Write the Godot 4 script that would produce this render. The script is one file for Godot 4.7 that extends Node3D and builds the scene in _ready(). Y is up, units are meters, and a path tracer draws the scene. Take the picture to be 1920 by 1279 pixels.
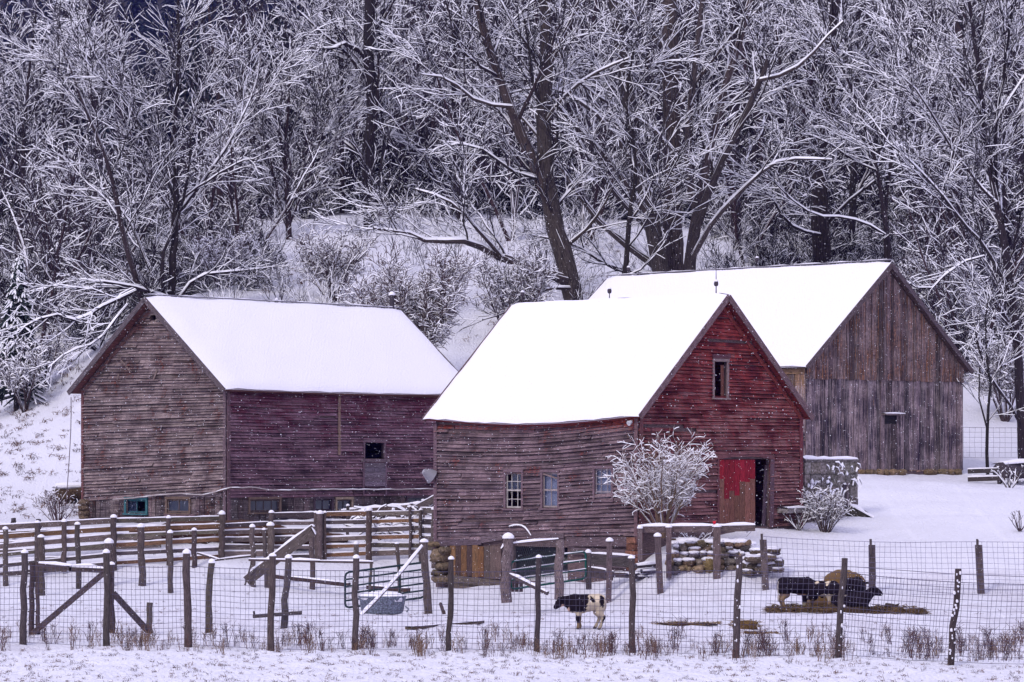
extends Node3D
# A snowy farmyard: three old timber barns below a wooded bank, a wire fence and young cattle in front.
# x runs to the right, d (= -z) away from the camera, y up, all in metres; the yard lies at y = 0.

const F := 6380.0      # focal length of the lens in pixels of the 1920 wide photograph
const EYE := 4.15      # height of the camera over the yard
const UP := Vector3(0, 1, 0)

var rng := RandomNumberGenerator.new()
var rough := FastNoiseLite.new()
var M := {}
var made := {}


func _ready() -> void:
	rng.seed = 11
	rough.seed = 4
	rough.frequency = 1.0
	camera_and_light()
	materials()
	terrain()
	left_barn()
	middle_barn()
	right_barn()
	bank_wall()
	stone_wall()
	corral()
	yard_posts()
	near_fence()
	far_fence()
	yard_things()
	cattle()
	hero_trees()
	woodland()
	bushes()
	grass()
	snowfall()


func camera_and_light() -> void:
	var cam := Camera3D.new()
	cam.name = "camera"
	cam.near = 0.5
	cam.far = 3000.0
	cam.projection = Camera3D.PROJECTION_FRUSTUM
	cam.keep_aspect = Camera3D.KEEP_HEIGHT
	cam.size = 2.0 * 0.5 * 639.5 / F
	cam.frustum_offset = Vector2(0, 0.5 * 220.5 / F)
	cam.position = Vector3(0, EYE, 0)
	add_child(cam)
	cam.current = true
	var env := Environment.new()
	var sky := ProceduralSkyMaterial.new()
	sky.sky_top_color = Color(0.885, 0.88, 1.0)
	sky.sky_horizon_color = Color(0.73, 0.72, 0.90)
	sky.sky_curve = 0.25
	sky.sky_energy_multiplier = 1.0
	sky.ground_bottom_color = Color(0.7, 0.69, 0.77)
	sky.ground_horizon_color = Color(0.73, 0.72, 0.90)
	sky.sun_angle_max = 1.0
	env.background_mode = Environment.BG_SKY
	env.sky = Sky.new()
	env.sky.sky_material = sky
	env.background_energy_multiplier = 1.0
	env.tonemap_mode = Environment.TONE_MAPPER_LINEAR
	env.tonemap_exposure = 1.36
	env.sdfgi_enabled = true
	env.ssao_enabled = true
	env.ssil_enabled = true
	env.fog_enabled = true
	env.fog_density = 0.00010
	env.fog_light_color = Color(0.46, 0.45, 0.95)
	var world := WorldEnvironment.new()
	world.name = "world"
	world.environment = env
	add_child(world)
	var sun := DirectionalLight3D.new()
	sun.name = "sun_behind_cloud"
	sun.light_energy = 0.42
	sun.light_angular_distance = 14.0
	sun.light_color = Color(1.0, 0.975, 0.95)
	sun.shadow_enabled = true
	sun.rotation_degrees = Vector3(-40, -34, 0)
	add_child(sun)


# ------------------------------------------------------------------ places
func at(px: float, py: float, d: float) -> Vector3:
	return Vector3((px - 960.0) / F * d, EYE + (860.0 - py) / F * d, -d)


func depth_of(py: float) -> float:                      # where the flat yard shows at that row
	return EYE * F / (py - 860.0)


func foot(px: float, d: float) -> Vector3:
	var x := (px - 960.0) / F * d
	return Vector3(x, ground(x, d), -d)


func stand(px: float, py: float) -> Vector3:            # a place in the flat yard
	return foot(px, depth_of(py))


func rnd(a: float, b: float) -> float:
	return rng.randf_range(a, b)


func tone(c: Color, spread := 0.2) -> Color:
	var k := 1.0 + rnd(-spread, spread)
	return Color(c.r * k * rnd(0.95, 1.05), c.g * k, c.b * k * rnd(0.95, 1.05))


# ------------------------------------------------------------------ geometry
class Geo:                                              # flat shaded faces with tints and two layers of texture coordinates
	var v := PackedVector3Array()
	var n := PackedVector3Array()
	var c := PackedColorArray()
	var t := PackedVector2Array()
	var t2 := PackedVector2Array()

	func tri(a: Vector3, b: Vector3, e: Vector3, out: Vector3, col: Color, ta: Vector2, tb: Vector2, te: Vector2, ga: Vector2, gb: Vector2, ge: Vector2) -> void:
		var m := (b - a).cross(e - a).normalized()
		if m.dot(out) < 0.0:
			m = -m
			v.append_array([a, b, e])
			t.append_array([ta, tb, te])
			t2.append_array([ga, gb, ge])
		else:
			v.append_array([a, e, b])
			t.append_array([ta, te, tb])
			t2.append_array([ga, ge, gb])
		n.append_array([m, m, m])
		c.append_array([col, col, col])

	func face(a: Vector3, b: Vector3, e: Vector3, f: Vector3, out: Vector3, col: Color, g0 := Vector2.ZERO, g1 := Vector2.ONE) -> void:
		var q := [g0, Vector2(g1.x, g0.y), g1, Vector2(g0.x, g1.y)]
		tri(a, b, e, out, col, q[0], q[1], q[2], q[0], q[1], q[2])
		tri(a, e, f, out, col, q[0], q[2], q[3], q[0], q[2], q[3])

	func face2(a: Vector3, b: Vector3, e: Vector3, f: Vector3, out: Vector3, col: Color, p: Array, q: Array) -> void:
		tri(a, b, e, out, col, p[0], p[1], p[2], q[0], q[1], q[2])
		tri(a, e, f, out, col, p[0], p[2], p[3], q[0], q[2], q[3])

	func beam(a: Vector3, b: Vector3, side: Vector3, w: float, up: Vector3, h: float, col: Color, shift := Vector2.ZERO) -> void:
		# a bar from a to b, w wide along side and h high along up, centred on a-b
		var s := side * w * 0.5
		var u := up * h * 0.5
		var l := a.distance_to(b)
		var g := shift
		face(a - s - u, b - s - u, b - s + u, a - s + u, -side, col, g, g + Vector2(l, h))
		face(a + s - u, b + s - u, b + s + u, a + s + u, side, col, g + Vector2(0, 0.1), g + Vector2(l, h + 0.1))
		face(a - s + u, b - s + u, b + s + u, a + s + u, up, col, g + Vector2(0, 0.2), g + Vector2(l, w + 0.2))
		face(a - s - u, b - s - u, b + s - u, a + s - u, -up, col, g + Vector2(0, 0.3), g + Vector2(l, w + 0.3))
		face(a - s - u, a + s - u, a + s + u, a - s + u, a - b, col * 1.05, g, g + Vector2(w, h) * 0.3)
		face(b - s - u, b + s - u, b + s + u, b - s + u, b - a, col * 1.05, g, g + Vector2(w, h) * 0.3)

	func build() -> ArrayMesh:
		var a := []
		a.resize(Mesh.ARRAY_MAX)
		a[Mesh.ARRAY_VERTEX] = v
		a[Mesh.ARRAY_NORMAL] = n
		a[Mesh.ARRAY_COLOR] = c
		a[Mesh.ARRAY_TEX_UV] = t
		a[Mesh.ARRAY_TEX_UV2] = t2
		var m := ArrayMesh.new()
		m.add_surface_from_arrays(Mesh.PRIMITIVE_TRIANGLES, a)
		return m


class Round:                                            # smooth shaded tubes, domes and lumps
	var v := PackedVector3Array()
	var n := PackedVector3Array()
	var t := PackedVector2Array()
	var c := PackedColorArray()
	var i := PackedInt32Array()
	var tint := Color.WHITE

	func put(p: Vector3, m: Vector3, uv: Vector2) -> void:
		v.append(p)
		n.append(m)
		t.append(uv)
		c.append(tint)

	func tube(path: PackedVector3Array, r0: float, r1: float, sides: int, swell := 0.0, capped := false, sd := 0) -> void:
		var first := v.size()
		var last := path.size() - 1
		var s := Vector3.ZERO
		var run := 0.0
		for k in last + 1:
			var d := (path[mini(k + 1, last)] - path[maxi(k - 1, 0)]).normalized()
			if k == 0:
				s = d.cross(Vector3(0.3, 0.2, 1.0) if absf(d.z) < 0.9 else Vector3(1, 0.2, 0)).normalized()
			else:
				s = (s - d * s.dot(d)).normalized()
				run += path[k].distance_to(path[k - 1])
			var w := d.cross(s)
			var r := lerpf(r0, r1, float(k) / last)
			for q in sides:
				var f := TAU * q / sides
				var o := s * cos(f) + w * sin(f)
				var rr := r
				if swell > 0.0:
					rr *= 1.0 + swell * sin(f * 2.0 + k * 1.3 + sd) * cos(k * 2.1 + q * 1.7 + sd)
				put(path[k] + o * rr, o, Vector2(run, float(q) / sides * 0.35))
		for k in last:
			for q in sides:
				var a := first + k * sides + q
				var b := first + k * sides + (q + 1) % sides
				i.append_array([a, a + sides, b, b, a + sides, b + sides])
		if capped:
			for e in [0, last]:
				var d := (path[last] - path[last - 1]).normalized() if e == last else (path[0] - path[1]).normalized()
				var mid := v.size()
				put(path[e], d, Vector2(0.1, 0.1))
				for q in sides:
					put(v[first + e * sides + q], d, Vector2(0.1 + 0.05 * cos(TAU * q / sides), 0.1 + 0.05 * sin(TAU * q / sides)))
				for q in sides:
					i.append_array([mid, mid + 1 + q, mid + 1 + (q + 1) % sides])

	func ridge(path: PackedVector3Array, r0: float, r1: float, deep: float, r: RandomNumberGenerator, wide := 1.0) -> void:
		# snow lying along the upper side of a branch
		var first := v.size()
		var last := path.size() - 1
		for k in last + 1:
			var d := (path[mini(k + 1, last)] - path[maxi(k - 1, 0)]).normalized()
			var s := d.cross(Vector3(0, 1, 0))
			var flat := s.length()
			if flat < 0.12:
				s = Vector3(1, 0, 0)
			s = s.normalized()
			var u := s.cross(d).normalized()
			if u.y < 0.0:
				u = -u
			var rr := lerpf(r0, r1, float(k) / last)
			var h := deep * clampf(flat * 1.35 - 0.3, 0.0, 1.0) * r.randf_range(0.55, 1.3)
			if k == 0 or k == last:
				h *= 0.5
			var w := (rr * 0.95 + 0.25 * h) * wide
			if h <= 0.001:
				w = rr * 0.3
				h = -rr * 0.6
			var p := path[k]
			put(p - s * w + u * rr * 0.3, (-s + u * 0.4).normalized(), Vector2(0, 0))
			put(p + u * (rr + h), u, Vector2(0.5, 0))
			put(p + s * w + u * rr * 0.3, (s + u * 0.4).normalized(), Vector2(1, 0))
		for k in last:
			for q in 2:
				var a := first + k * 3 + q
				i.append_array([a, a + 3, a + 1, a + 1, a + 3, a + 4])

	func lump(o: Vector3, size: Vector3, turn: Basis, noise: FastNoiseLite, bump: float, rings := 6, sides := 9) -> void:
		var first := v.size()
		for k in rings + 1:
			for q in sides:
				var e := PI * k / rings
				var f := TAU * (q + 0.5 * (k % 2)) / sides
				var m := Vector3(sin(e) * cos(f), cos(e), sin(e) * sin(f))
				var g := noise.get_noise_3dv(m * 1.3 + o * 3.1)
				var sq := m.sign() * Vector3(pow(absf(m.x), 0.75), pow(absf(m.y), 0.75), pow(absf(m.z), 0.75))
				put(o + turn * (sq * size * (1.0 + bump * g)), turn * (m / size).normalized(), Vector2(float(q) / sides, float(k) / rings))
		for k in rings:
			for q in sides:
				var a := first + k * sides + q
				var b := first + k * sides + (q + 1) % sides
				i.append_array([a, b, a + sides, b, b + sides, a + sides])

	func dome(o: Vector3, r: float, h: float, sides := 8) -> void:
		var first := v.size()
		for k in 4:
			var e: float = [0.0, 0.45, 0.95, 1.45][k]
			for q in sides:
				var f := TAU * q / sides
				var m := Vector3(cos(f), 0, sin(f))
				var w := r * cos(e) * (1.08 if k == 1 else 1.0)
				put(o + m * w + Vector3(0, h * sin(e), 0), (m * cos(e) + Vector3(0, sin(e), 0)).normalized(), Vector2(float(q) / sides, e))
		for k in 3:
			for q in sides:
				var a := first + k * sides + q
				var b := first + k * sides + (q + 1) % sides
				i.append_array([a, a + sides, b, b, a + sides, b + sides])

	func build(into: ArrayMesh = null) -> ArrayMesh:
		for k in range(0, i.size(), 3):                 # faces wind the way their normals point
			var x := i[k]
			var y := i[k + 1]
			var z := i[k + 2]
			if (v[y] - v[x]).cross(v[z] - v[x]).dot(n[x] + n[y] + n[z]) > 0.0:
				i[k + 1] = z
				i[k + 2] = y
		var a := []
		a.resize(Mesh.ARRAY_MAX)
		a[Mesh.ARRAY_VERTEX] = v
		a[Mesh.ARRAY_NORMAL] = n
		a[Mesh.ARRAY_TEX_UV] = t
		a[Mesh.ARRAY_COLOR] = c
		a[Mesh.ARRAY_INDEX] = i
		var m := into if into else ArrayMesh.new()
		m.add_surface_from_arrays(Mesh.PRIMITIVE_TRIANGLES, a)
		return m


# ------------------------------------------------------------------ things and parts
func numbered(called: String) -> String:
	var k: int = made.get(called, 0)
	made[called] = k + 1
	return called if k == 0 else "%s_%03d" % [called, k]


func tag(o: Node, label: String, category: String, group := "", kind := "") -> void:
	if label:
		o.set_meta("label", label)
	if category:
		o.set_meta("category", category)
	if group:
		o.set_meta("group", group)
	if kind:
		o.set_meta("kind", kind)


func thing(called: String, label: String, category: String, where: Vector3, group := "") -> Node3D:
	var o := Node3D.new()
	o.name = numbered(called)
	add_child(o)
	o.position = where
	tag(o, label, category, group)
	return o


func base_of(parent: Node) -> Vector3:
	var p := Vector3.ZERO
	while parent != self:
		p += parent.position
		parent = parent.get_parent()
	return p


func part(called: String, shape, mat: Material, parent: Node = self, kind := "") -> MeshInstance3D:
	# a shape given in world places becomes one named mesh under its parent
	var o := MeshInstance3D.new()
	o.name = numbered(called) if parent == self else called
	o.mesh = shape.build()
	o.mesh.surface_set_material(0, mat)
	parent.add_child(o, true)
	if parent != self:
		o.position = -base_of(parent)
	if kind:
		o.set_meta("kind", kind)
	return o


func path(points: Array) -> PackedVector3Array:
	return PackedVector3Array(points)


func smooth(points: Array, step: float, wobble := 0.0) -> PackedVector3Array:
	# a curve through the points
	var c := Curve3D.new()
	for k in points.size():
		var d: Vector3 = (points[mini(k + 1, points.size() - 1)] - points[maxi(k - 1, 0)]) * 0.22
		c.add_point(points[k], -d, d)
	c.bake_interval = 0.3
	var l := c.get_baked_length()
	var m := maxi(2, int(l / step))
	var out := PackedVector3Array()
	for k in m + 1:
		var p := c.sample_baked(l * k / m, true)
		if k > 0 and wobble > 0.0:
			p += Vector3(rnd(-1, 1), rnd(-1, 1), rnd(-1, 1)) * wobble
		out.append(p)
	return out


func snow_on(a: Vector3, b: Vector3, wide: float, high: float, parent: Node, called := "snow") -> void:
	# a strip of snow along the top of a rail
	var g := Round.new()
	var l := a.distance_to(b)
	var m := maxi(2, int(l / 0.3))
	var d := (b - a).normalized()
	var s := d.cross(UP).normalized()
	var u := s.cross(d)
	if u.y < 0:
		u = -u
	for k in m + 1:
		var p := a.lerp(b, float(k) / m)
		var h := high * rnd(0.55, 1.25) * (0.55 if k == 0 or k == m else 1.0)
		var w := wide * rnd(0.46, 0.58)
		for q in 5:
			var f := PI * q / 4.0
			var o := -s * cos(f) * w + u * sin(f) * h
			g.put(p + o, (-s * cos(f) + u * sin(f)).normalized(), Vector2.ZERO)
	for k in m:
		for q in 4:
			var e := k * 5 + q
			g.i.append_array([e, e + 5, e + 1, e + 1, e + 5, e + 6])
	part(called, g, M.snow, parent)


func rail(a: Vector3, b: Vector3, high: float, thick: float, parent: Node, called := "board", snow := 0.05, col := Color(0.17, 0.13, 0.125), wood = null) -> MeshInstance3D:
	var d := (b - a).normalized()
	var s := d.cross(UP).normalized()
	var u := s.cross(d).normalized()
	if u.y < 0:
		u = -u
	var g := Geo.new()
	g.beam(a, b, s, thick, u, high, tone(col, 0.3), Vector2(rnd(0, 5), rnd(0, 2)))
	var o := part(called, g, wood if wood else M.wood, parent)
	if snow > 0.0:
		snow_on(a + u * (high * 0.5 - 0.005), b + u * (high * 0.5 - 0.005), thick * 1.15, snow, o)
	return o


func post(base: Vector3, top: Vector3, r: float, parent: Node, cap := true, col := Color(0.11, 0.09, 0.09), called := "post") -> MeshInstance3D:
	var g := Round.new()
	g.tint = tone(col, 0.25)
	var pts := PackedVector3Array()
	for k in 6:
		var f := k / 5.0
		var p := base.lerp(top, f)
		if k > 0 and k < 5:
			p += Vector3(rnd(-1, 1), 0, rnd(-1, 1)) * r * 0.35
		pts.append(p)
	pts[0].y -= 0.15
	g.tube(pts, r * 1.12, r * 0.92, 8, 0.12, true, rng.randi() % 50)
	var o := part(called, g, M.bark_post, parent)
	if cap:
		var s := Round.new()
		s.dome(top - Vector3(0, 0.01, 0), r * 1.12, r * rnd(0.9, 1.35))
		part("snow_cap", s, M.snow, o)
	return o


# ------------------------------------------------------------------ materials
func stuff(called: String, albedo: Color, roughness: float) -> StandardMaterial3D:
	var m := StandardMaterial3D.new()
	m.resource_name = called
	m.albedo_color = albedo
	m.roughness = roughness
	m.metallic_specular = 0.3
	m.vertex_color_use_as_albedo = true
	m.cull_mode = BaseMaterial3D.CULL_DISABLED
	M[called] = m
	return m


func picture(w: int, h: int, pixel: Callable) -> ImageTexture:
	var im := Image.create(w, h, false, Image.FORMAT_RGB8)
	for y in h:
		for x in w:
			im.set_pixel(x, y, pixel.call(x, y))
	return ImageTexture.create_from_image(im)


func lin(r: float, g: float, b: float) -> Color:
	return Color(r, g, b).linear_to_srgb()


func noise_picture(freq: float, sd: int, oct: int, size := 512) -> NoiseTexture2D:
	var t := NoiseTexture2D.new()
	t.width = size
	t.height = size
	t.seamless = true
	t.noise = FastNoiseLite.new()
	t.noise.seed = sd
	t.noise.frequency = freq
	t.noise.fractal_octaves = oct
	return t


func materials() -> void:
	var nz := FastNoiseLite.new()
	nz.seed = 21
	nz.frequency = 1.0
	nz.fractal_octaves = 3
	# wood grain: streaks along u with cracks, tiling by itself well enough because every board starts elsewhere
	var grain := picture(512, 256, func(x, y):
		var a := nz.get_noise_2d(x * 0.012, y * 0.22)
		var b := nz.get_noise_2d(x * 0.05 + 90.0, y * 0.55)
		var k := 0.92 + 0.5 * a + 0.4 * b
		if nz.get_noise_2d(x * 0.008 + 40.0, y * 0.3 + 7.0) > 0.30:
			k *= 0.4
		k = clampf(k, 0.12, 1.0)
		return Color(k, k * (0.985 + 0.03 * b), k * (0.97 + 0.05 * a)))
	var sn := stuff("snow", Color(0.90, 0.89, 0.92), 0.75)
	sn.heightmap_enabled = true
	sn.heightmap_texture = noise_picture(0.03, 3, 4)
	sn.heightmap_scale = 2.5
	sn.uv1_triplanar = true
	sn.uv1_world_triplanar = true
	sn.uv1_scale = Vector3(0.7, 0.7, 0.7)
	var gr := stuff("ground_snow", Color(0.845, 0.84, 0.875), 0.8)
	gr.heightmap_enabled = true
	gr.heightmap_texture = noise_picture(0.04, 5, 5)
	gr.heightmap_scale = 7.0
	gr.uv1_triplanar = true
	gr.uv1_world_triplanar = true
	gr.uv1_scale = Vector3(0.35, 0.35, 0.35)
	var tw := stuff("tree_snow", Color(0.93, 0.925, 0.95), 0.8)
	tw.vertex_color_use_as_albedo = false
	var wd := stuff("wood", Color.WHITE, 0.85)
	wd.albedo_texture = grain
	wd.uv1_scale = Vector3(0.5, 1.6, 1)
	var bp := stuff("bark_post", Color.WHITE, 0.9)
	bp.albedo_texture = grain
	bp.uv1_scale = Vector3(0.8, 3.0, 1)
	var bark := stuff("bark", Color.WHITE, 0.9)
	bark.albedo_texture = grain
	bark.uv1_scale = Vector3(0.25, 4.0, 1)
	stuff("twig", Color.WHITE, 0.9)
	stuff("plain", Color.WHITE, 0.85)
	var stone_tex := picture(256, 256, func(x, y):
		var a := nz.get_noise_2d(x * 0.03, y * 0.03 + 50.0)
		var b := nz.get_noise_2d(x * 0.15 + 33.0, y * 0.15)
		var k := clampf(0.72 + 0.4 * a + 0.35 * b, 0.15, 1.0)
		return Color(k, k * (0.97 + 0.05 * b), k * (0.94 + 0.08 * a)))
	var st := stuff("stone", Color.WHITE, 0.9)
	st.albedo_texture = stone_tex
	st.uv1_triplanar = true
	st.uv1_world_triplanar = true
	st.uv1_scale = Vector3(1.1, 1.1, 1.1)
	var hay_tex := picture(256, 256, func(x, y):
		var a := nz.get_noise_2d(x * 0.06, y * 0.4)
		var b := nz.get_noise_2d(x * 0.4 + 70.0, y * 0.08)
		var k := clampf(0.6 + 0.6 * maxf(a, b) + 0.2 * a, 0.1, 1.0)
		return Color(k, k * 0.96, k * 0.9))
	var hy := stuff("hay", Color.WHITE, 0.95)
	hy.albedo_texture = hay_tex
	hy.uv1_triplanar = true
	hy.uv1_world_triplanar = true
	hy.uv1_scale = Vector3(1.6, 1.6, 1.6)
	var hd := stuff("hide", Color.WHITE, 0.8)
	hd.metallic_specular = 0.15
	var zn := stuff("galvanised", Color.WHITE, 0.45)
	zn.metallic = 0.6
	zn.albedo_texture = stone_tex
	zn.uv1_triplanar = true
	zn.uv1_scale = Vector3(2, 2, 2)
	var gl := StandardMaterial3D.new()
	gl.resource_name = "window glass"
	gl.albedo_color = Color(0.35, 0.45, 0.65, 0.10)
	gl.transparency = BaseMaterial3D.TRANSPARENCY_ALPHA
	gl.roughness = 0.08
	gl.cull_mode = BaseMaterial3D.CULL_DISABLED
	M.glass = gl
	# weathered siding: what is left of the paint and the bare wood under it, by the place on the wall
	M.left_gable = siding(nz, 1, 0, grain)
	M.left_side = siding(nz, 2, 1, grain)
	M.middle_side = siding(nz, 3, 2, grain)
	M.middle_gable = siding(nz, 4, 3, grain)
	M.right_gable = siding(nz, 5, 4, grain)
	M.right_upper = siding(nz, 6, 5, grain)


func siding(nz: FastNoiseLite, sd: int, kind: int, grain: Texture2D) -> StandardMaterial3D:
	var o := sd * 137.0
	var upright := kind >= 4
	var map := picture(448, 320, func(x, y):
		var sx: float = x * (0.35 if upright else 0.012)
		var sy: float = y * (0.010 if upright else 0.35)
		var a := nz.get_noise_2d(sx + o, sy)                   # streak of one board
		var b := nz.get_noise_2d(x * 0.016 + o, y * 0.022 + 9.0)    # broad patches
		var e := nz.get_noise_2d(x * 0.11 + o, y * 0.2 + 30.0)      # flakes
		var h: float = 1.0 - y / 320.0
		var wood := Vector3.ZERO
		var paint := Vector3.ZERO
		var cover := 0.0
		match kind:
			0:
				wood = Vector3(0.44, 0.345, 0.35).lerp(Vector3(0.09, 0.06, 0.07), clampf(0.45 + a * 1.1 + b * 0.5, 0, 1))
				paint = Vector3(0.20, 0.075, 0.06)
				cover = 1.0 if b + e * 0.8 > 0.62 else 0.0
			1:
				wood = Vector3(0.42, 0.25, 0.31).lerp(Vector3(0.045, 0.018, 0.034), clampf(0.45 + a * 1.2 + b * 0.5, 0, 1))
				paint = Vector3(0.17, 0.03, 0.06)
				cover = clampf((a * 0.9 + b * 0.7 + e * 0.6 + (h - 0.78) * 1.6) * 2.6 + 0.25, 0, 0.9)
			2:
				wood = Vector3(0.37, 0.262, 0.295).lerp(Vector3(0.085, 0.058, 0.068), clampf(0.48 + a * 1.2 + b * 0.7, 0, 1))
				paint = Vector3(0.42, 0.075, 0.04) if e > -0.1 else Vector3(0.20, 0.045, 0.05)
				cover = clampf((a * 0.6 + e * 0.7 + (h - 0.88) * 12.0) * 3.0 + 0.0, 0, 0.95)
				if b + e * 0.5 + a * 0.4 > 0.68:
					cover = maxf(cover, 0.5)
			3:
				wood = Vector3(0.40, 0.20, 0.20).lerp(Vector3(0.07, 0.022, 0.03), clampf(0.45 + a * 1.2 + b * 0.4, 0, 1))
				paint = Vector3(0.42, 0.06, 0.055).lerp(Vector3(0.12, 0.016, 0.024), clampf(0.45 + b + a * 1.3, 0, 1))
				cover = clampf((a * 0.9 + b * 0.5 + e * 0.5 + (h - 0.45) * 1.6) * 2.4 + 0.4, 0, 0.95)
			4:
				wood = Vector3(0.44, 0.345, 0.36).lerp(Vector3(0.04, 0.028, 0.048), clampf(0.45 + a * 1.3 + b * 0.7, 0, 1))
				paint = Vector3(0.40, 0.24, 0.14)
				cover = clampf((a * 1.2 + b * 0.5 + e * 0.3 + (h - 0.72) * 2.2) * 2.2, 0, 0.8)
			5:
				wood = Vector3(0.34, 0.25, 0.245).lerp(Vector3(0.045, 0.027, 0.038), clampf(0.5 + a * 1.3 + b * 0.6, 0, 1))
				paint = Vector3(0.44, 0.20, 0.10)
				cover = clampf((a * 1.7 + b * 0.4 + e * 0.3 - 0.38) * 2.5, 0, 0.7)
		var k := wood.lerp(paint, cover) * (1.0 + 0.35 * e)
		return lin(clampf(k.x, 0.008, 1), clampf(k.y, 0.008, 1), clampf(k.z, 0.008, 1)))
	var m := stuff("siding%d" % kind, Color.WHITE, 0.85)
	m.albedo_texture = map
	m.texture_repeat = true
	m.detail_enabled = true
	m.detail_albedo = grain
	m.detail_blend_mode = BaseMaterial3D.BLEND_MODE_MUL
	m.detail_uv_layer = BaseMaterial3D.DETAIL_UV_2
	return m


# ------------------------------------------------------------------ the ground
const HX := -150.0
const HD := -60.0
const STEP := 2.5
const NX := 121
const ND := 221
var heights := PackedFloat32Array()


func terrain() -> void:
	var p := PackedVector3Array()                         # x, height, d
	for d in [-60.0, -20.0, 20.0, 50.0, 64.0, 74.0, 84.0, 93.0]:
		for x in [-120.0, -60.0, -20.0, -7.0, 7.0, 20.0, 60.0, 120.0]:
			p.append(Vector3(x, 0, d))
	for q in [[70, 1092, 114], [415, 1052, 117], [600, 1050, 118], [790, 1052, 117], [840, 1098, 113], [940, 1112, 108.5], [1190, 1080, 106], [1100, 1104, 107],
			[425, 985, 121.5], [160, 978, 126], [820, 966, 131], [620, 972, 126], [50, 976, 125], [50, 955, 129], [40, 800, 146], [20, 740, 153], [-250, 976, 125], [-250, 800, 146], [-250, 700, 158],
			[0, 600, 166], [0, 400, 206], [640, 578, 150], [640, 440, 173], [470, 440, 173], [900, 566, 150], [1000, 446, 173], [1200, 505, 164], [1380, 492, 168], [1500, 478, 172],
			[1800, 450, 186], [1890, 610, 160], [1890, 850, 138], [300, 568, 150], [300, 450, 176], [2200, 610, 160], [2200, 450, 186], [2300, 850, 138],
			[1640, 1118, 101.5], [1640, 1062, 105], [1640, 1006, 110], [1640, 955, 116.5], [1616, 912, 120.5], [1500, 890, 124], [1820, 897, 129.5], [1660, 898, 123.5], [1900, 1055, 105], [1900, 1008, 110], [1900, 945, 118], [1905, 915, 126], [1760, 905, 123],
			[2200, 1055, 105], [2200, 1000, 111], [2300, 900, 128], [1900, 1115, 101], [2200, 1110, 101],
			[1430, 992, 109], [1300, 1006, 107.3], [1500, 988, 111], [1240, 1012, 106], [1560, 984, 112], [1300, 1079, 103.6], [1400, 1078, 103.6], [1210, 1086, 104.4], [1460, 1075, 104], [1480, 1030, 107.2]]:
		var w := at(q[0], q[1], q[2])
		p.append(Vector3(w.x, w.y, q[2]))
	for x in [-140.0, -70.0, -30.0, 0.0, 30.0, 70.0, 140.0]:
		var left := clampf(-x / 30.0, 0.0, 1.0)
		p.append(Vector3(x, lerpf(26.0, 18.0, left), 235))
		p.append(Vector3(x, lerpf(50.0, 25.0, left), 320))
		p.append(Vector3(x, lerpf(92.0, 36.0, left), 440))
		p.append(Vector3(x, lerpf(95.0, 38.0, left), 490))
	for x in [-120.0, -70.0, 70.0, 120.0]:
		p.append(Vector3(x, 2, 125))
		p.append(Vector3(x, 10, 160))
	# heights between the levelled places: radial basis functions
	var m := p.size()
	var rows := []
	for a in m:
		var row := PackedFloat64Array()
		row.resize(m + 1)
		for b in m:
			row[b] = sqrt((p[a].x - p[b].x) ** 2 + (p[a].z - p[b].z) ** 2 + 3.0)
		row[a] += -0.05
		row[m] = p[a].y
		rows.append(row)
	for a in m:
		var best := a
		for b in range(a + 1, m):
			if absf(rows[b][a]) > absf(rows[best][a]):
				best = b
		var swap = rows[a]
		rows[a] = rows[best]
		rows[best] = swap
		var top: PackedFloat64Array = rows[a]
		for b in range(a + 1, m):
			var row: PackedFloat64Array = rows[b]
			var k := row[a] / top[a]
			if k != 0.0:
				for c in range(a, m + 1):
					row[c] -= k * top[c]
				rows[b] = row
	var w := PackedFloat64Array()
	w.resize(m)
	for a in range(m - 1, -1, -1):
		var s: float = rows[a][m]
		for b in range(a + 1, m):
			s -= rows[a][b] * w[b]
		w[a] = s / rows[a][a]
	heights.resize(NX * ND)
	for k in ND:
		var d := HD + k * STEP
		for q in NX:
			var x := HX + q * STEP
			var s := 0.0
			for a in m:
				var e := p[a]
				s += w[a] * sqrt((x - e.x) * (x - e.x) + (d - e.z) * (d - e.z) + 3.0)
			heights[k * NX + q] = s
	# the sheet itself: fine near the fence, coarse far away
	var ds := PackedFloat32Array()
	var d := -58.0
	while d < 480.0:
		ds.append(d)
		d += 12.0 if d < 45 else 0.16 if d > 60 and d < 77 else 0.28 if d > 77 and d < 104 else 0.4 if d < 132 else 1.2 if d < 200 else 5.0
	var xs := PackedFloat32Array()
	var x := -146.0
	while x < 146.0:
		xs.append(x)
		x += 4.0 if absf(x + 2.0) > 34 else 0.9 if absf(x) > 17 else 0.24 if absf(x) < 12.5 else 0.4
	var g := Round.new()
	var nx := xs.size()
	for k in ds.size():
		for q in nx:
			var px := xs[q]
			var pd := ds[k]
			var y := ground(px, pd)
			# floor of the wood darkened in colour, standing in for shade between the trees
			var shade_or_hay := clampf((rough.get_noise_2d(px * 0.16, pd * 0.1) + 0.9 * rough.get_noise_2d(px * 0.7, pd * 0.4) + 0.55) * 2.5, 0.0, 1.0) if pd > 184.0 else 0.0
			g.tint = Color.WHITE.lerp(Color(0.07, 0.05, 0.06), shade_or_hay * 0.95)
			if pd > 73.0 and pd < 104.0:                  # snow trodden and soiled by the herd
				var trod := clampf(0.4 + 0.9 * rough.get_noise_2d(px * 0.5 + 7.0, pd * 0.35) + 0.8 * rough.get_noise_2d(px * 2.3, pd * 1.4 + 3.0), 0.0, 1.0)
				g.tint = Color.WHITE.lerp(Color(0.80, 0.77, 0.77), trod * 0.8)
			g.put(Vector3(px, y, -pd), UP, Vector2(px, pd))
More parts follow.
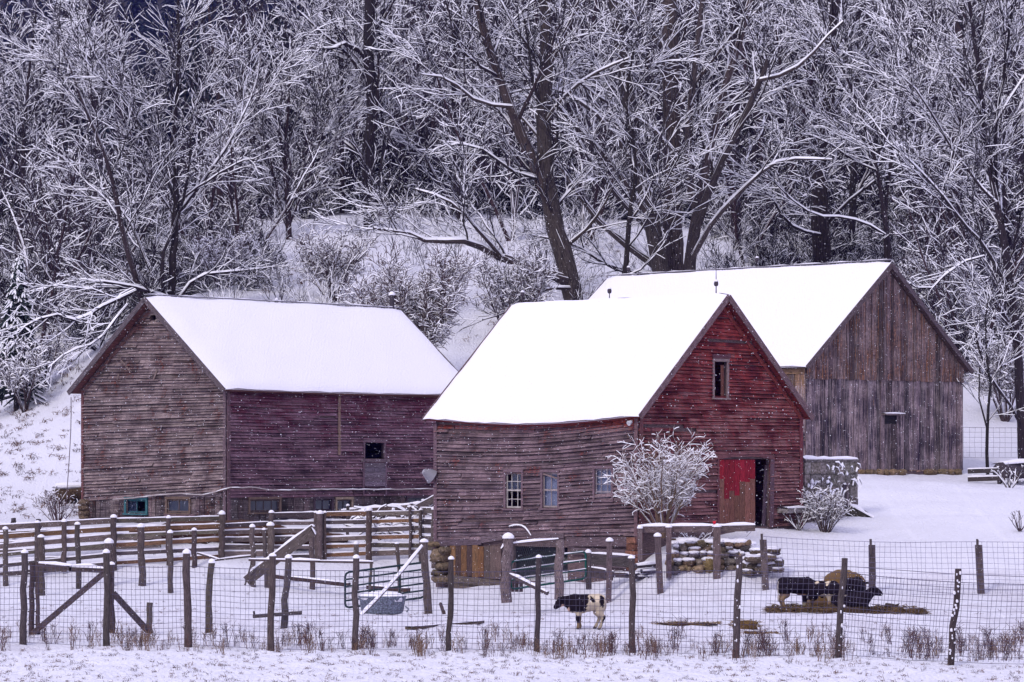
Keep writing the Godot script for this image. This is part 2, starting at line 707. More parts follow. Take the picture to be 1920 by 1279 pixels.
	for k in ds.size():
		for q in nx:
			var e := k * nx + q
			var a := g.v[e - 1] if q > 0 else g.v[e]
			var b := g.v[e + 1] if q < nx - 1 else g.v[e]
			var c := g.v[e - nx] if k > 0 else g.v[e]
			var f := g.v[e + nx] if k < ds.size() - 1 else g.v[e]
			g.n[e] = (b - a).cross(f - c).normalized()
			if g.n[e].y < 0:
				g.n[e] = -g.n[e]
	for k in ds.size() - 1:
		for q in nx - 1:
			var e := k * nx + q
			g.i.append_array([e, e + nx, e + 1, e + 1, e + nx, e + nx + 1])
	tag(part("snow_ground", g, M.ground_snow), "snow covered yard and bank", "ground", "", "structure")
	# the wooded mountain far behind
	var h := Round.new()
	h.tint = Color(0.05, 0.045, 0.05)
	for k in 15:
		for q in 31:
			var px := -450.0 + q * 30.0
			var pd := 470.0 + k * 55.0
			h.put(Vector3(px, hill(px, pd), -pd), Vector3(0, 0.9, 0.4).normalized(), Vector2(px, pd))
	for k in 14:
		for q in 30:
			var e := k * 31 + q
			h.i.append_array([e, e + 31, e + 1, e + 1, e + 31, e + 32])
	tag(part("hills", h, M.plain), "dark wooded hills behind the farm", "hills", "", "structure")


func hill(x: float, d: float) -> float:
	var f := clampf((d - 470.0) / 600.0, 0.0, 1.0)
	return 30.0 + 235.0 * f * f * (3.0 - 2.0 * f) + 14.0 * rough.get_noise_2d(x * 0.012, d * 0.012) * f


func ground(x: float, d: float) -> float:
	var u := clampf((x - HX) / STEP, 0.0, NX - 1.01)
	var v := clampf((d - HD) / STEP, 0.0, ND - 1.01)
	var a := int(u)
	var b := int(v)
	var e := b * NX + a
	u -= a
	v -= b
	u = u * u * (3.0 - 2.0 * u) * 0.5 + u * 0.5
	v = v * v * (3.0 - 2.0 * v) * 0.5 + v * 0.5
	return lerpf(lerpf(heights[e], heights[e + 1], u), lerpf(heights[e + NX], heights[e + NX + 1], u), v) + relief(x, d)


func relief(x: float, d: float) -> float:              # lumps and hollows of the snow
	if d < 40.0:
		return 0.0
	if d > 140.0:
		return 0.25 * rough.get_noise_2d(x * 0.3, d * 0.3)
	var near := clampf((92.0 - d) / 20.0, 0.5, 1.0)
	var y := 0.09 * rough.get_noise_2d(x * 0.35, d * 0.35 + 9.0)
	return y + near * ((0.075 if d < 72.0 else 0.05) * rough.get_noise_2d(x * 0.9, d * 0.9) + (0.035 if d < 72.0 else 0.085) * rough.get_noise_2d(x * 1.9 + 40.0, d * 1.3))


# ------------------------------------------------------------------ timber walls
class Wall:                                             # a wall standing on o-u, facing n; roof line from the eaves and, on a gable, the ridge
	var o: Vector3
	var u: Vector3
	var n: Vector3
	var long: float
	var low: Vector2                                    # height of the lowest board at both ends
	var eaves: Array
	var peak := 0.0
	var holes: Array = []                               # Rect2 of u and y

	func bottom(a: float) -> float:
		return lerpf(low.x, low.y, a / long)

	func eave(a: float) -> float:
		var f := clampf(a / long, 0.0, 1.0) * (eaves.size() - 1)
		var k := mini(int(f), eaves.size() - 2)
		return lerpf(eaves[k], eaves[k + 1], f - k)

	func top(a: float) -> float:
		if peak <= 0.0:
			return eave(a)
		return lerpf(eave(a), peak, 1.0 - absf(2.0 * a / long - 1.0))

	func place(a: float, y: float, out := 0.0) -> Vector3:
		return Vector3(o.x + u.x * a + n.x * out, y, o.z + u.z * a + n.z * out)

	func find(px: float, py: float) -> Vector2:         # the spot on the wall that the photograph shows at that pixel
		var k := (px - 960.0) / 6380.0
		var d0 := -o.z
		var a := (o.x - k * d0) / (k * -u.z - u.x)
		var d := d0 - u.z * a
		return Vector2(a, 4.15 + (860.0 - py) / 6380.0 * d)

	func box(px0: float, py0: float, px1: float, py1: float) -> Rect2:
		var a := find(px0, py0)
		var b := find(px1, py1)
		return Rect2(minf(a.x, b.x), minf(a.y, b.y), absf(a.x - b.x), absf(a.y - b.y))


func wall(o: Vector3, u: Vector3, n: Vector3, long: float, low: Vector2, eaves: Array, peak := 0.0) -> Wall:
	var w := Wall.new()
	w.o = o
	w.u = u
	w.n = n
	w.long = long
	w.low = low
	w.eaves = eaves
	w.peak = peak
	return w


func backing(w: Wall, root: Node, called: String, down: float, col := Color(0.17, 0.12, 0.125)) -> MeshInstance3D:
	# the boarding behind the siding, with its openings
	var cuts := [0.0, w.long * 0.25, w.long * 0.5, w.long * 0.75, w.long]
	for h in w.holes:
		cuts.append(h.position.x)
		cuts.append(h.end.x)
	cuts.sort()
	var g := Geo.new()
	for k in cuts.size() - 1:
		var a: float = cuts[k]
		var b: float = cuts[k + 1]
		if b - a < 0.002:
			continue
		var mid := (a + b) * 0.5
		var spans := [[w.bottom(mid) - down, 1e9]]
		for h in w.holes:
			if mid > h.position.x and mid < h.end.x:
				var next := []
				for s in spans:
					if h.position.y > s[0]:
						next.append([s[0], minf(s[1], h.position.y)])
					if h.end.y < s[1]:
						next.append([maxf(s[0], h.end.y), s[1]])
				spans = next
		for s in spans:
			var ya: float = s[1] if s[1] < 1e8 else w.top(a)
			var yb: float = s[1] if s[1] < 1e8 else w.top(b)
			for t in [-0.012, -0.13]:
				g.face(w.place(a, s[0], t), w.place(b, s[0], t), w.place(b, yb, t), w.place(a, ya, t), w.n if t > -0.1 else -w.n, col, Vector2(a, s[0]), Vector2(b, ya))
	for h in w.holes:
		var x0: float = h.position.x
		var x1: float = h.end.x
		var y0: float = h.position.y
		var y1: float = h.end.y
		g.face(w.place(x0, y0, -0.012), w.place(x0, y0, -0.13), w.place(x0, y1, -0.13), w.place(x0, y1, -0.012), w.u, col)
		g.face(w.place(x1, y0, -0.012), w.place(x1, y0, -0.13), w.place(x1, y1, -0.13), w.place(x1, y1, -0.012), -w.u, col)
		g.face(w.place(x0, y1, -0.012), w.place(x1, y1, -0.012), w.place(x1, y1, -0.13), w.place(x0, y1, -0.13), -UP, col)
		g.face(w.place(x0, y0, -0.012), w.place(x1, y0, -0.012), w.place(x1, y0, -0.13), w.place(x0, y0, -0.13), UP, col)
	return part(called, g, M.wood, root)


func free_runs(w: Wall, a: float, b: float, y: float) -> Array:
	var runs := [[a, b]]
	for h in w.holes:
		if y > h.position.y - 0.02 and y < h.end.y + 0.02:
			var next := []
			for r in runs:
				if h.position.x > r[0]:
					next.append([r[0], minf(r[1], h.position.x)])
				if h.end.x < r[1]:
					next.append([maxf(r[0], h.end.x), r[1]])
			runs = next
	return runs


func clapboards(w: Wall, parent: Node, mat: Material, step: float, wear: float, ylim := 1e9) -> void:
	var ymin := minf(w.low.x, w.low.y)
	var ymax := w.peak if w.peak > 0.0 else float(w.eaves.max())
	var span := w.eave(w.long * 0.5) - w.bottom(w.long * 0.5)
	var rows := int((ymax - ymin) / step) + 1
	for k in rows:
		var y0 := func(a: float) -> float: return w.bottom(a) + (w.eave(a) - w.bottom(a)) * k * step / span
		var a0 := 0.0
		var a1 := w.long
		while a0 < w.long * 0.5 and w.top(a0) < y0.call(a0) + step * 0.6:
			a0 += 0.05
		while a1 > w.long * 0.5 and w.top(a1) < y0.call(a1) + step * 0.6:
			a1 -= 0.05
		if a1 - a0 < 0.15:
			continue
		var ymid: float = y0.call((a0 + a1) * 0.5) + step * 0.5
		for run in free_runs(w, a0, a1, ymid):
			var a: float = run[0]
			if rng.randf() < 0.5:
				a -= rnd(0.0, 1.5)
			while a < run[1] - 0.08:
				var b: float = minf(a + rnd(1.5, 4.4), run[1])
				if run[1] - b < 0.5:
					b = run[1]
				var s: float = maxf(a, run[0])
				if b - s < 0.05:
					a = b
					continue
				var lost := rng.randf() < 0.013 * wear
				if not lost:
					one_clapboard(w, parent, mat, s + rnd(0.0, 0.012), b - rnd(0.0, 0.02), y0, step, wear)
				elif rng.randf() < 0.6 and b - s > 0.6:
					one_clapboard(w, parent, mat, s, s + (b - s) * rnd(0.3, 0.7), y0, step, wear)
				a = b


func one_clapboard(w: Wall, parent: Node, mat: Material, a: float, b: float, y0: Callable, step: float, wear: float) -> void:
	var g := Geo.new()
	var k := pow(rnd(0.2, 1.0), 0.7) * 1.45
	var lip := rnd(1.3, 2.7) if rng.randf() < 0.7 else 1.0   # the lower strip of the face, lighter on most boards
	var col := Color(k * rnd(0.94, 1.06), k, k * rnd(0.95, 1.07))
	var segs := maxi(1, int((b - a) / 1.6))
	var slip := 0.0 if rng.randf() > 0.2 * wear else rnd(-0.035, 0.012)
	var slip2 := slip if rng.randf() > 0.12 * wear else slip + rnd(-0.05, 0.03)
	var out := 0.062 + rnd(-0.018, 0.03) * wear
	var hi := maxf(w.peak, float(w.eaves.max()))
	var lo := minf(w.low.x, w.low.y)
	var shift := Vector2(rnd(0, 6), rnd(0, 3))
	var pa: Array = []
	for q in segs + 1:
		var f := float(q) / segs
		var x := lerpf(a, b, f)
		var y: float = y0.call(x) + lerpf(slip, slip2, f)
		var wob := rnd(-0.008, 0.008) * wear
		pa.append([w.place(x, y + step * 1.05, 0.002), w.place(x, y + wob, out + rnd(-0.004, 0.006) * wear), w.place(x, y + wob + 0.004, -0.008), x, y])
	for q in segs:
		var s: Array = pa[q]
		var e: Array = pa[q + 1]
		var p := [Vector2(s[3] / w.long, 1.0 - (s[4] - lo) / (hi - lo)), Vector2(e[3] / w.long, 1.0 - (e[4] - lo) / (hi - lo)), Vector2(e[3] / w.long, 1.0 - (e[4] + step - lo) / (hi - lo)), Vector2(s[3] / w.long, 1.0 - (s[4] + step - lo) / (hi - lo))]
		var h := [Vector2(s[3] * 0.5, 0) + shift, Vector2(e[3] * 0.5, 0) + shift, Vector2(e[3] * 0.5, 0.2) + shift, Vector2(s[3] * 0.5, 0.2) + shift]
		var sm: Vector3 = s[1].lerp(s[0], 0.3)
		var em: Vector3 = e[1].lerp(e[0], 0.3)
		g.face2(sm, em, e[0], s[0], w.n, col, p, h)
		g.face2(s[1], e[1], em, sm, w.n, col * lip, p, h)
		g.face2(s[1], e[1], e[2], s[2], -UP, col, p, h)
		if q == 0:
			g.tri(s[0], s[1], s[2], -w.u, col, p[0], p[0], p[0], h[0], h[0], h[1])
		if q == segs - 1:
			g.tri(e[0], e[1], e[2], w.u, col, p[1], p[1], p[1], h[0], h[0], h[1])
	part("clapboard", g, mat, parent)


func upright_boards(w: Wall, parent: Node, mat: Material, y0: Callable, y1: Callable, out: float, width: float, wear: float, shade := 1.0) -> void:
	var a := 0.0
	var hi := w.peak if w.peak > 0.0 else float(w.eaves.max())
	var lo := minf(w.low.x, w.low.y)
	while a < w.long - 0.05:
		var b := minf(a + width * rnd(0.75, 1.3), w.long)
		if w.long - b < 0.08:
			b = w.long
		var mid := (a + b) * 0.5
		var spans := [[0.0, 1.0]]
		for h in w.holes:
			if mid > h.position.x and mid < h.end.x:
				var u0: float = y0.call(mid)
				var u1: float = y1.call(mid)
				var f0: float = clampf((h.position.y - u0) / (u1 - u0), 0, 1)
				var f1: float = clampf((h.end.y - u0) / (u1 - u0), 0, 1)
				if f1 > f0:
					spans = [[0.0, f0], [f1, 1.0]]
		for s in spans:
			var h0: float = s[0]
			var h1: float = s[1]
			if h1 - h0 < 0.02:
				continue
			var k := pow(rnd(0.15, 1.0), 0.7) * 1.35 * shade
			var col := Color(k * rnd(0.94, 1.06), k * rnd(0.97, 1.02), k * rnd(0.94, 1.06))
			var o := out + rnd(0.0, 0.035)
			var gap := rnd(0.006, 0.034)
			var ya0: float = lerpf(y0.call(a), y1.call(a), h0) - (rnd(0.0, 0.10) * wear if h0 == 0.0 else 0.0)
			var yb0: float = ya0 + rnd(-0.015, 0.015)
			var ya1: float = lerpf(y0.call(a + gap), y1.call(a + gap), h1)
			var yb1: float = lerpf(y0.call(b), y1.call(b), h1)
			if ya1 - ya0 < 0.05 and yb1 - yb0 < 0.05:
				continue
			var sh := Vector2(rnd(0, 6), rnd(0, 3))
			var g := Geo.new()
			var c0 := w.place(a + gap, ya0, o)
			var c1 := w.place(b, yb0, o)
			var c2 := w.place(b, yb1, o)
			var c3 := w.place(a + gap, ya1, o)
			var p := [Vector2(a / w.long, 1 - (ya0 - lo) / (hi - lo)), Vector2(b / w.long, 1 - (yb0 - lo) / (hi - lo)), Vector2(b / w.long, 1 - (yb1 - lo) / (hi - lo)), Vector2(a / w.long, 1 - (ya1 - lo) / (hi - lo))]
			var h := [Vector2(ya0 * 0.5, 0) + sh, Vector2(ya0 * 0.5, 0.35) + sh, Vector2(ya1 * 0.5, 0.35) + sh, Vector2(ya1 * 0.5, 0) + sh]
			g.face2(c0, c1, c2, c3, w.n, col, p, h)
			var back := -w.n * 0.028
			g.face2(c0, c3, c3 + back, c0 + back, -w.u, col, p, h)
			g.face2(c1, c2, c2 + back, c1 + back, w.u, col, p, h)
			g.face2(c0, c1, c1 + back, c0 + back, -UP, col, p, h)
			part("board", g, mat, parent)
		a = b


func trim(w: Wall, a: Vector2, b: Vector2, wide: float, out: float, called: String, parent: Node, col := Color(0.2, 0.15, 0.16), thick := 0.03) -> MeshInstance3D:
	# a board laid flat on the wall from a to b (u, y)
	var g := Geo.new()
	var p := w.place(a.x, a.y, out)
	var q := w.place(b.x, b.y, out)
	var d := (q - p).normalized()
	g.beam(p, q, d.cross(w.n).normalized(), wide, w.n, thick, tone(col, 0.15), Vector2(rnd(0, 5), rnd(0, 3)))
	return part(called, g, M.wood, parent)


func window(w: Wall, r: Rect2, cols: int, rows: int, root: Node, frame: Color, sash: Color, skip := [], meet := -1) -> MeshInstance3D:
	# frame round an opening, panes set back in it, bars between them
	var f := Geo.new()
	var x0 := r.position.x
	var x1 := r.end.x
	var y0 := r.position.y
	var y1 := r.end.y
	for s in [[x0, y0 - 0.06, x0, y1 + 0.06], [x1, y0 - 0.06, x1, y1 + 0.06]]:
		f.beam(w.place(s[0], s[1], 0.03), w.place(s[2], s[3], 0.03), w.u, 0.09, w.n, 0.06, frame)
	f.beam(w.place(x0 - 0.05, y1 + 0.05, 0.035), w.place(x1 + 0.05, y1 + 0.05, 0.035), UP, 0.09, w.n, 0.075, frame)
	f.beam(w.place(x0 - 0.08, y0 - 0.05, 0.05), w.place(x1 + 0.08, y0 - 0.05, 0.05), UP, 0.05, w.n, 0.11, frame)
	var o := part("window", f, M.wood, root)
	var cw := r.size.x / cols
	var ch := r.size.y / rows
	for k in cols:
		for q in rows:
			if [k, q] in skip:
				continue
			var g := Geo.new()
			var t := -0.035
			g.face(w.place(x0 + cw * k, y0 + ch * q, t), w.place(x0 + cw * (k + 1), y0 + ch * q, t), w.place(x0 + cw * (k + 1), y0 + ch * (q + 1), t), w.place(x0 + cw * k, y0 + ch * (q + 1), t), w.n, Color.WHITE)
			part("pane", g, M.glass, o)
	if cols > 1 or rows > 1 or sash.a > 0.5:
		for k in cols + 1:
			var g := Geo.new()
			var thick := 0.05 if k == 0 or k == cols else 0.024
			var x := clampf(x0 + cw * k, x0 + 0.05, x1 - 0.05)
			g.beam(w.place(x, y0, -0.03), w.place(x, y1, -0.03), w.u, thick, w.n, 0.03, sash)
			part("glazing_bar", g, M.wood, o)
		for q in rows + 1:
			var g := Geo.new()
			var thick := 0.055 if q == 0 or q == rows or q == meet else 0.024
			var y := clampf(y0 + ch * q, y0 + 0.03, y1 - 0.03)
			g.beam(w.place(x0, y, -0.026), w.place(x1, y, -0.026), UP, thick, w.n, 0.034, sash)
			part("glazing_bar", g, M.wood, o)
	return o


# ------------------------------------------------------------------ roofs
func roof_half(root: Node, e0: Vector3, e1: Vector3, r0: Vector3, r1: Vector3, sag: float, deck: Color, deep: float, out: Vector3, smooth_noise := 1.0) -> void:
	# one slope from the eave e0-e1 up to the ridge r0-r1: boards below, a blanket of snow above
	var na := 26
	var nb := 14
	var n := (e1 - e0).cross(r0 - e0).normalized()
	if n.y < 0:
		n = -n
	var spot := func(a: float, b: float) -> Vector3:
		var p := e0.lerp(e1, a).lerp(r0.lerp(r1, a), b)
		p.y -= sag * sin(PI * a) * (1.0 - b)
		return p
	var g := Geo.new()
	for k in na:
		var a := float(k) / na
		var b := float(k + 1) / na
		var low := -n * 0.07
		for t in [0, 1]:
			var o: Vector3 = low * t
			g.face(spot.call(a, 0.0) + o, spot.call(b, 0.0) + o, spot.call(b, 1.0) + o, spot.call(a, 1.0) + o, n if t == 0 else -n, deck, Vector2(a * 9, 0), Vector2(b * 9, 3))
		g.face(spot.call(a, 0.0), spot.call(b, 0.0), spot.call(b, 0.0) + low, spot.call(a, 0.0) + low, out, deck * 0.8)
	for a in [0.0, 1.0]:
		g.face(spot.call(a, 0.0), spot.call(a, 1.0), spot.call(a, 1.0) - n * 0.07, spot.call(a, 0.0) - n * 0.07, (e0 - e1) if a == 0.0 else (e1 - e0), deck)
	var o := part("roof", g, M.wood, root)
	var s := Round.new()
	var edge := func(f: float) -> float: return clampf(f, 0.0, 1.0)
	var la := e0.distance_to(e1)
	var lb := e0.distance_to(r0)
	# top of the blanket, its rounded edges hanging a little over
	for k in na + 3:
		for q in nb + 3:
			var a := clampf(float(k - 1) / na, 0, 1)
			var b := clampf(float(q - 1) / nb, 0, 1.0)
			var da := minf(a, 1.0 - a) * la
			var db := b * lb
			var h := deep * (0.80 + 0.20 * minf(1.0, db / 0.3)) * (0.35 + 0.65 * minf(1.0, da / 0.25))
			h += 0.05 * smooth_noise * rough.get_noise_2d(a * la * 0.5 + e0.x, b * lb * 0.5)
			var p: Vector3 = spot.call(a, b)
			var over := 0.0
			if q == 0 or k == 0 or k == na + 2:
				h = 0.004
			if q <= 1:
				over = 0.05 + 0.05 * rough.get_noise_1d(a * la * 1.1 + 77.0) if q == 1 else 0.0
			var down := (e0 - r0).normalized()
			s.put(p + n * h + down * over, n, Vector2(a * la, b * lb))
	var w := nb + 3
	for k in na + 3:
		for q in w:
			var e := k * w + q
			var va := s.v[e + w] if k < na + 2 else s.v[e]
			var vb := s.v[e - w] if k > 0 else s.v[e]
			var vc := s.v[e + 1] if q < w - 1 else s.v[e]
			var vd := s.v[e - 1] if q > 0 else s.v[e]
			var m := (va - vb).cross(vc - vd).normalized()
			s.n[e] = m if m.dot(n) > 0 else -m
	for k in na + 2:
		for q in w - 1:
			var e := k * w + q
			s.i.append_array([e, e + w, e + 1, e + 1, e + w, e + w + 1])
	part("roof_snow", s, M.snow, root)


func rod(root: Node, p: Vector3, high: float, ball: float) -> void:
	var g := Round.new()
	g.tint = Color(0.06, 0.05, 0.06)
	g.tube(path([p - Vector3(0, 0.1, 0), p + Vector3(0, high * 0.5, 0), p + Vector3(0, high, 0)]), 0.022, 0.008, 5)
	g.lump(p + Vector3(0, ball, 0), Vector3(0.075, 0.085, 0.075), Basis(), rough, 0.0, 5, 8)
	var o := part("lightning_rod", g, M.plain, root)
	var s := Round.new()
	s.dome(p + Vector3(0, ball + 0.07, 0), 0.07, 0.07, 7)
	part("snow_cap", s, M.snow, o)


func gable_roof(root: Node, c: Vector3, a: Vector3, b: Vector3, la: float, wb: float, eave_y: float, peak: float, over_a: float, over_b: float, sag: float, deck: Color, deep: float, rake: Color) -> void:
	# ridge along a over a house of width wb along b; both slopes and the boards along the rakes
	var rise := (peak - eave_y) / (wb * 0.5)
	var top := peak + 0.07
	var cap := Geo.new()
	var c0 := c - a * over_a * 0.9 + b * (wb * 0.5)
	var c1 := c + a * (la + over_a * 0.9) + b * (wb * 0.5)
	c0.y = top + 0.02 + deep
	c1.y = top + 0.02 + deep
	cap.beam(c0, c1, b, 0.16, UP, 0.035, Color(0.22, 0.21, 0.24))
	if sag < 0.1:
		var co := part("ridge_cap", cap, M.plain, root)
		for k in 9:                                     # the snow lies on it in broken lengths
			snow_on(c0.lerp(c1, (k + rnd(0.0, 0.12)) / 9.0) + UP * 0.008, c0.lerp(c1, (k + rnd(0.7, 1.0)) / 9.0) + UP * 0.008, 0.17, 0.035, co)
	var lift := Vector3(0, 0.07, 0)
	for side in [0, 1]:
		var eb := -over_b if side == 0 else wb + over_b
		var ey := eave_y - over_b * rise
		var e0 := c - a * over_a + b * eb
		var e1 := c + a * (la + over_a) + b * eb
		e0.y = ey
		e1.y = ey
		var r0 := c - a * over_a + b * (wb * 0.5)
		var r1 := c + a * (la + over_a) + b * (wb * 0.5)
		r0.y = top - 0.07
		r1.y = top - 0.07
		roof_half(root, e0 + lift, e1 + lift, r0 + lift, r1 + lift, sag if side == 0 else 0.0, deck, deep, -b if side == 0 else b)
		for s in [0, 1]:
			var p := (e0 if s == 0 else e1) + lift * 0.4
			var q := (r0 if s == 0 else r1) + lift * 0.4
			var d := (q - p).normalized()
			var g := Geo.new()
			var outward := -a if s == 0 else a
			g.beam(p + outward * 0.015, q + outward * 0.015, outward, 0.035, d.cross(outward).normalized(), 0.19, tone(rake, 0.1), Vector2(rnd(0, 4), rnd(0, 3)))
			part("rake_board", g, M.wood, root)


# ------------------------------------------------------------------ the three barns
func left_barn() -> void:
	var c := Vector3(-10.23, 0, -122)
	var a := Vector3(0.628, 0, -0.778)       # along the ridge, away to the right
	var b := Vector3(-0.778, 0, -0.628)      # across, away to the left
	var la := 13.4
	var wb := 7.4
	var root := thing("weathered_barn", "weathered grey and maroon clapboard barn behind the board corral", "barn", Vector3(c.x, 1.8, c.z))
	var side := wall(c, a, -b, la, Vector2(2.75, 2.75), [6.79, 6.72, 6.74, 6.70, 6.75])
	var gable := wall(c, b, -a, wb, Vector2(2.98, 2.62), [6.79, 6.77], 9.9)
	# openings
	var loft := side.box(681, 829, 720, 860)
	side.holes.append(loft)
	var bw1 := side.box(466, 937, 524, 959)
	var bw2 := side.box(588, 936, 622, 957)
	var bw3 := side.box(629, 937, 659, 957)
	var bw4 := side.box(762, 934, 800, 951)
	side.holes.append_array([bw1, bw2, bw3, bw4])
	var gw1 := gable.box(236, 937, 276, 962)
	var gw2 := gable.box(313, 936, 357, 961)
	gable.holes.append_array([gw1, gw2, gable.box(283, 590, 293, 600)])
	var sw := backing(side, root, "side_wall", 1.9)
	var gw := backing(gable, root, "gable_wall", 1.6)
	clapboards(side, sw, M.left_side, 0.112, 0.8)
	clapboards(gable, gw, M.left_gable, 0.108, 1.5)
	# the boarded footing under the siding, with its row of small windows
	upright_boards(gable, gw, M.left_gable, func(x): return 1.55, func(x): return gable.bottom(x) - 0.03, 0.0, 0.24, 0.3, 0.55)
	upright_boards(side, sw, M.left_gable, func(x): return 1.4, func(x): return 2.72, 0.0, 0.26, 0.3, 0.4)
	var sandy := Color(0.20, 0.145, 0.115)
	window(gable, gw1, 2, 1, root, Color(0.06, 0.19, 0.22), Color(0.05, 0.16, 0.19), [[0, 0]])
	window(gable, gw2, 2, 1, root, sandy, Color(0.20, 0.15, 0.13))
	window(side, bw1, 4, 1, root, sandy, Color(0.12, 0.09, 0.09))
	window(side, bw2, 2, 1, root, Color(0.09, 0.06, 0.08), Color(0.07, 0.05, 0.07))
	window(side, bw3, 2, 1, root, Color(0.38, 0.30, 0.22), Color(0.1, 0.08, 0.08))
	window(side, bw4, 2, 1, root, Color(0.09, 0.06, 0.08), Color(0.10, 0.11, 0.13))
	window(side, loft, 1, 1, root, Color(0.20, 0.14, 0.17), Color(0, 0, 0, 0), [[0, 0]])
	# boarded hatch below the loft opening
	var hd := side.box(681, 868, 720, 912)
	var door := Geo.new()
	door.beam(side.place(hd.position.x, hd.get_center().y, 0.05), side.place(hd.end.x, hd.get_center().y, 0.05), UP, hd.size.y, side.n, 0.03, Color(0.14, 0.11, 0.15))
	var dr := part("hatch_door", door, M.wood, root)
	for k in 5:
		var g := Geo.new()
		var y := hd.position.y + hd.size.y * (k + 0.5) / 5.0
		g.beam(side.place(hd.position.x + 0.01, y, 0.068), side.place(hd.end.x - 0.01, y, 0.068), UP, hd.size.y / 5.0 - 0.012, side.n, 0.025, tone(Color(0.19, 0.155, 0.20), 0.25), Vector2(rnd(0, 5), rnd(0, 3)))
		part("plank", g, M.wood, dr)
	for x in [hd.position.x - 0.05, hd.end.x + 0.05]:
		trim(side, Vector2(x, hd.position.y - 0.35), Vector2(x, hd.end.y + 0.1), 0.09, 0.06, "hatch_post", root, Color(0.20, 0.13, 0.17))
	trim(side, Vector2(hd.position.x - 0.2, hd.end.y + 0.1), Vector2(hd.end.x + 0.25, hd.end.y + 0.08), 0.10, 0.066, "hatch_sill", root, Color(0.25, 0.19, 0.22))
	var bt := side.find(634, 730)
	var bb := side.find(634, 853)
	trim(side, bt, bb, 0.13, 0.055, "batten", root, Color(0.30, 0.20, 0.16))
	trim(side, Vector2(0.05, 1.5), Vector2(0.05, 6.7), 0.14, 0.055, "corner_board", root, Color(0.21, 0.13, 0.16))
	trim(gable, Vector2(0.06, 1.5), Vector2(0.06, 6.7), 0.14, 0.055, "corner_board", root, Color(0.22, 0.16, 0.18))
	trim(gable, Vector2(wb - 0.05, 1.9), Vector2(wb - 0.05, 6.7), 0.12, 0.055, "corner_board", root, Color(0.20, 0.09, 0.09))
	trim(side, Vector2(0.0, 6.62), Vector2(la, 6.56), 0.16, 0.05, "frieze_board", root, Color(0.17, 0.09, 0.09))
	for q in [[0.0, 6.60, wb * 0.5, 9.66], [wb, 6.58, wb * 0.5, 9.66]]:
		trim(gable, Vector2(q[0], q[1]), Vector2(q[2], q[3]), 0.13, 0.045, "frieze_board", root, Color(0.20, 0.11, 0.10))
	trim(gable, Vector2(0.2, 2.86), Vector2(3.0, 2.78), 0.15, 0.05, "sill_board", root, Color(0.20, 0.16, 0.17))
	trim(gable, gable.find(310, 966), gable.find(368, 967), 0.10, 0.06, "sill_board", root, Color(0.22, 0.15, 0.17))
	# two slipped boards hanging askew on the gable
	for q in [[229, 676, 248, 698], [297, 693, 290, 712], [225, 702, 222, 712]]:
		trim(gable, gable.find(q[0], q[1]), gable.find(q[2], q[3]), 0.07, 0.06, "slipped_board", root, Color(0.28, 0.21, 0.20))
	# the two far walls
	for w in [wall(c + b * wb, a, b, la, Vector2(2.2, 2.2), [6.77, 6.77]), wall(c + a * la, b, a, wb, Vector2(2.2, 2.2), [6.79, 6.77], 9.9)]:
		backing(w, root, "rear_wall", 1.0, Color(0.13, 0.09, 0.10))
	var footing := Round.new()
	footing.tint = Color(0.24, 0.18, 0.13)
	for k in 5:
		footing.lump(gable.place(wb - 0.15, 1.75 + k * 0.19, 0.04), Vector3(0.24, 0.13, 0.2), Basis(UP, k * 1.3), rough, 0.5)
	part("stone_footing", footing, M.stone, root)
	gable_roof(root, c, a, b, la, wb, 6.80, 9.92, 0.44, 0.30, 0.05, Color(0.20, 0.085, 0.075), 0.13, Color(0.15, 0.12, 0.135))
	var ridge := c + b * (wb * 0.5)
	rod(root, Vector3(0, 10.0, 0) + ridge + a * 6.6, 0.25, 0.12)
	var pipe := Round.new()
	pipe.tint = Color(0.05, 0.04, 0.05)
	var pb := ridge + a * 13.3 + Vector3(0, 9.9, 0)
	pipe.tube(path([pb, pb + Vector3(0, 0.35, 0), pb + Vector3(0, 0.72, 0)]), 0.10, 0.10, 10, 0.0, true)
	var pp := part("stove_pipe", pipe, M.plain, root)
	var cap := Round.new()
	cap.dome(pb + Vector3(0, 0.72, 0), 0.13, 0.15)
	part("snow_cap", cap, M.snow, pp)
	# snow-laden cable slung along both walls
	var cab := Round.new()
	cab.tint = Color(0.30, 0.25, 0.25)
	var pts := []
	for q in [[216, 937], [262, 933], [300, 929], [345, 926], [385, 928]]:
		var f := gable.find(q[0], q[1])
		pts.append(gable.place(f.x, f.y, 0.13))
	pts.append(c + Vector3(0, 3.08, 0) - a * 0.1 - b * 0.12)
	for q in [[450, 915], [470, 914], [510, 919], [600, 918], [700, 918], [815, 917]]:
		var f := side.find(q[0], q[1])
		pts.append(side.place(f.x, f.y, 0.13))
	var line := smooth(pts, 0.35, 0.01)
	cab.tube(line, 0.022, 0.022, 5)
	var co := part("cable", cab, M.plain)
	tag(co, "pale cable slung along the foot of the weathered barn's siding", "cable")
	var cs := Round.new()
	cs.ridge(line, 0.016, 0.016, 0.014, rng)
	part("snow", cs, M.tree_snow, co)
	var rope := Round.new()
	rope.tint = Color(0.16, 0.12, 0.13)
	var ra := at(133, 745, 127.5)
	var rb := foot(123, 128.5)
	rope.tube(smooth([ra, ra.lerp(rb, 0.35) + Vector3(0.05, 0, 0), rb], 0.6), 0.016, 0.016, 4)
	tag(part("rope", rope, M.plain), "thin rope hanging from the weathered barn's left eave to the snow", "rope")


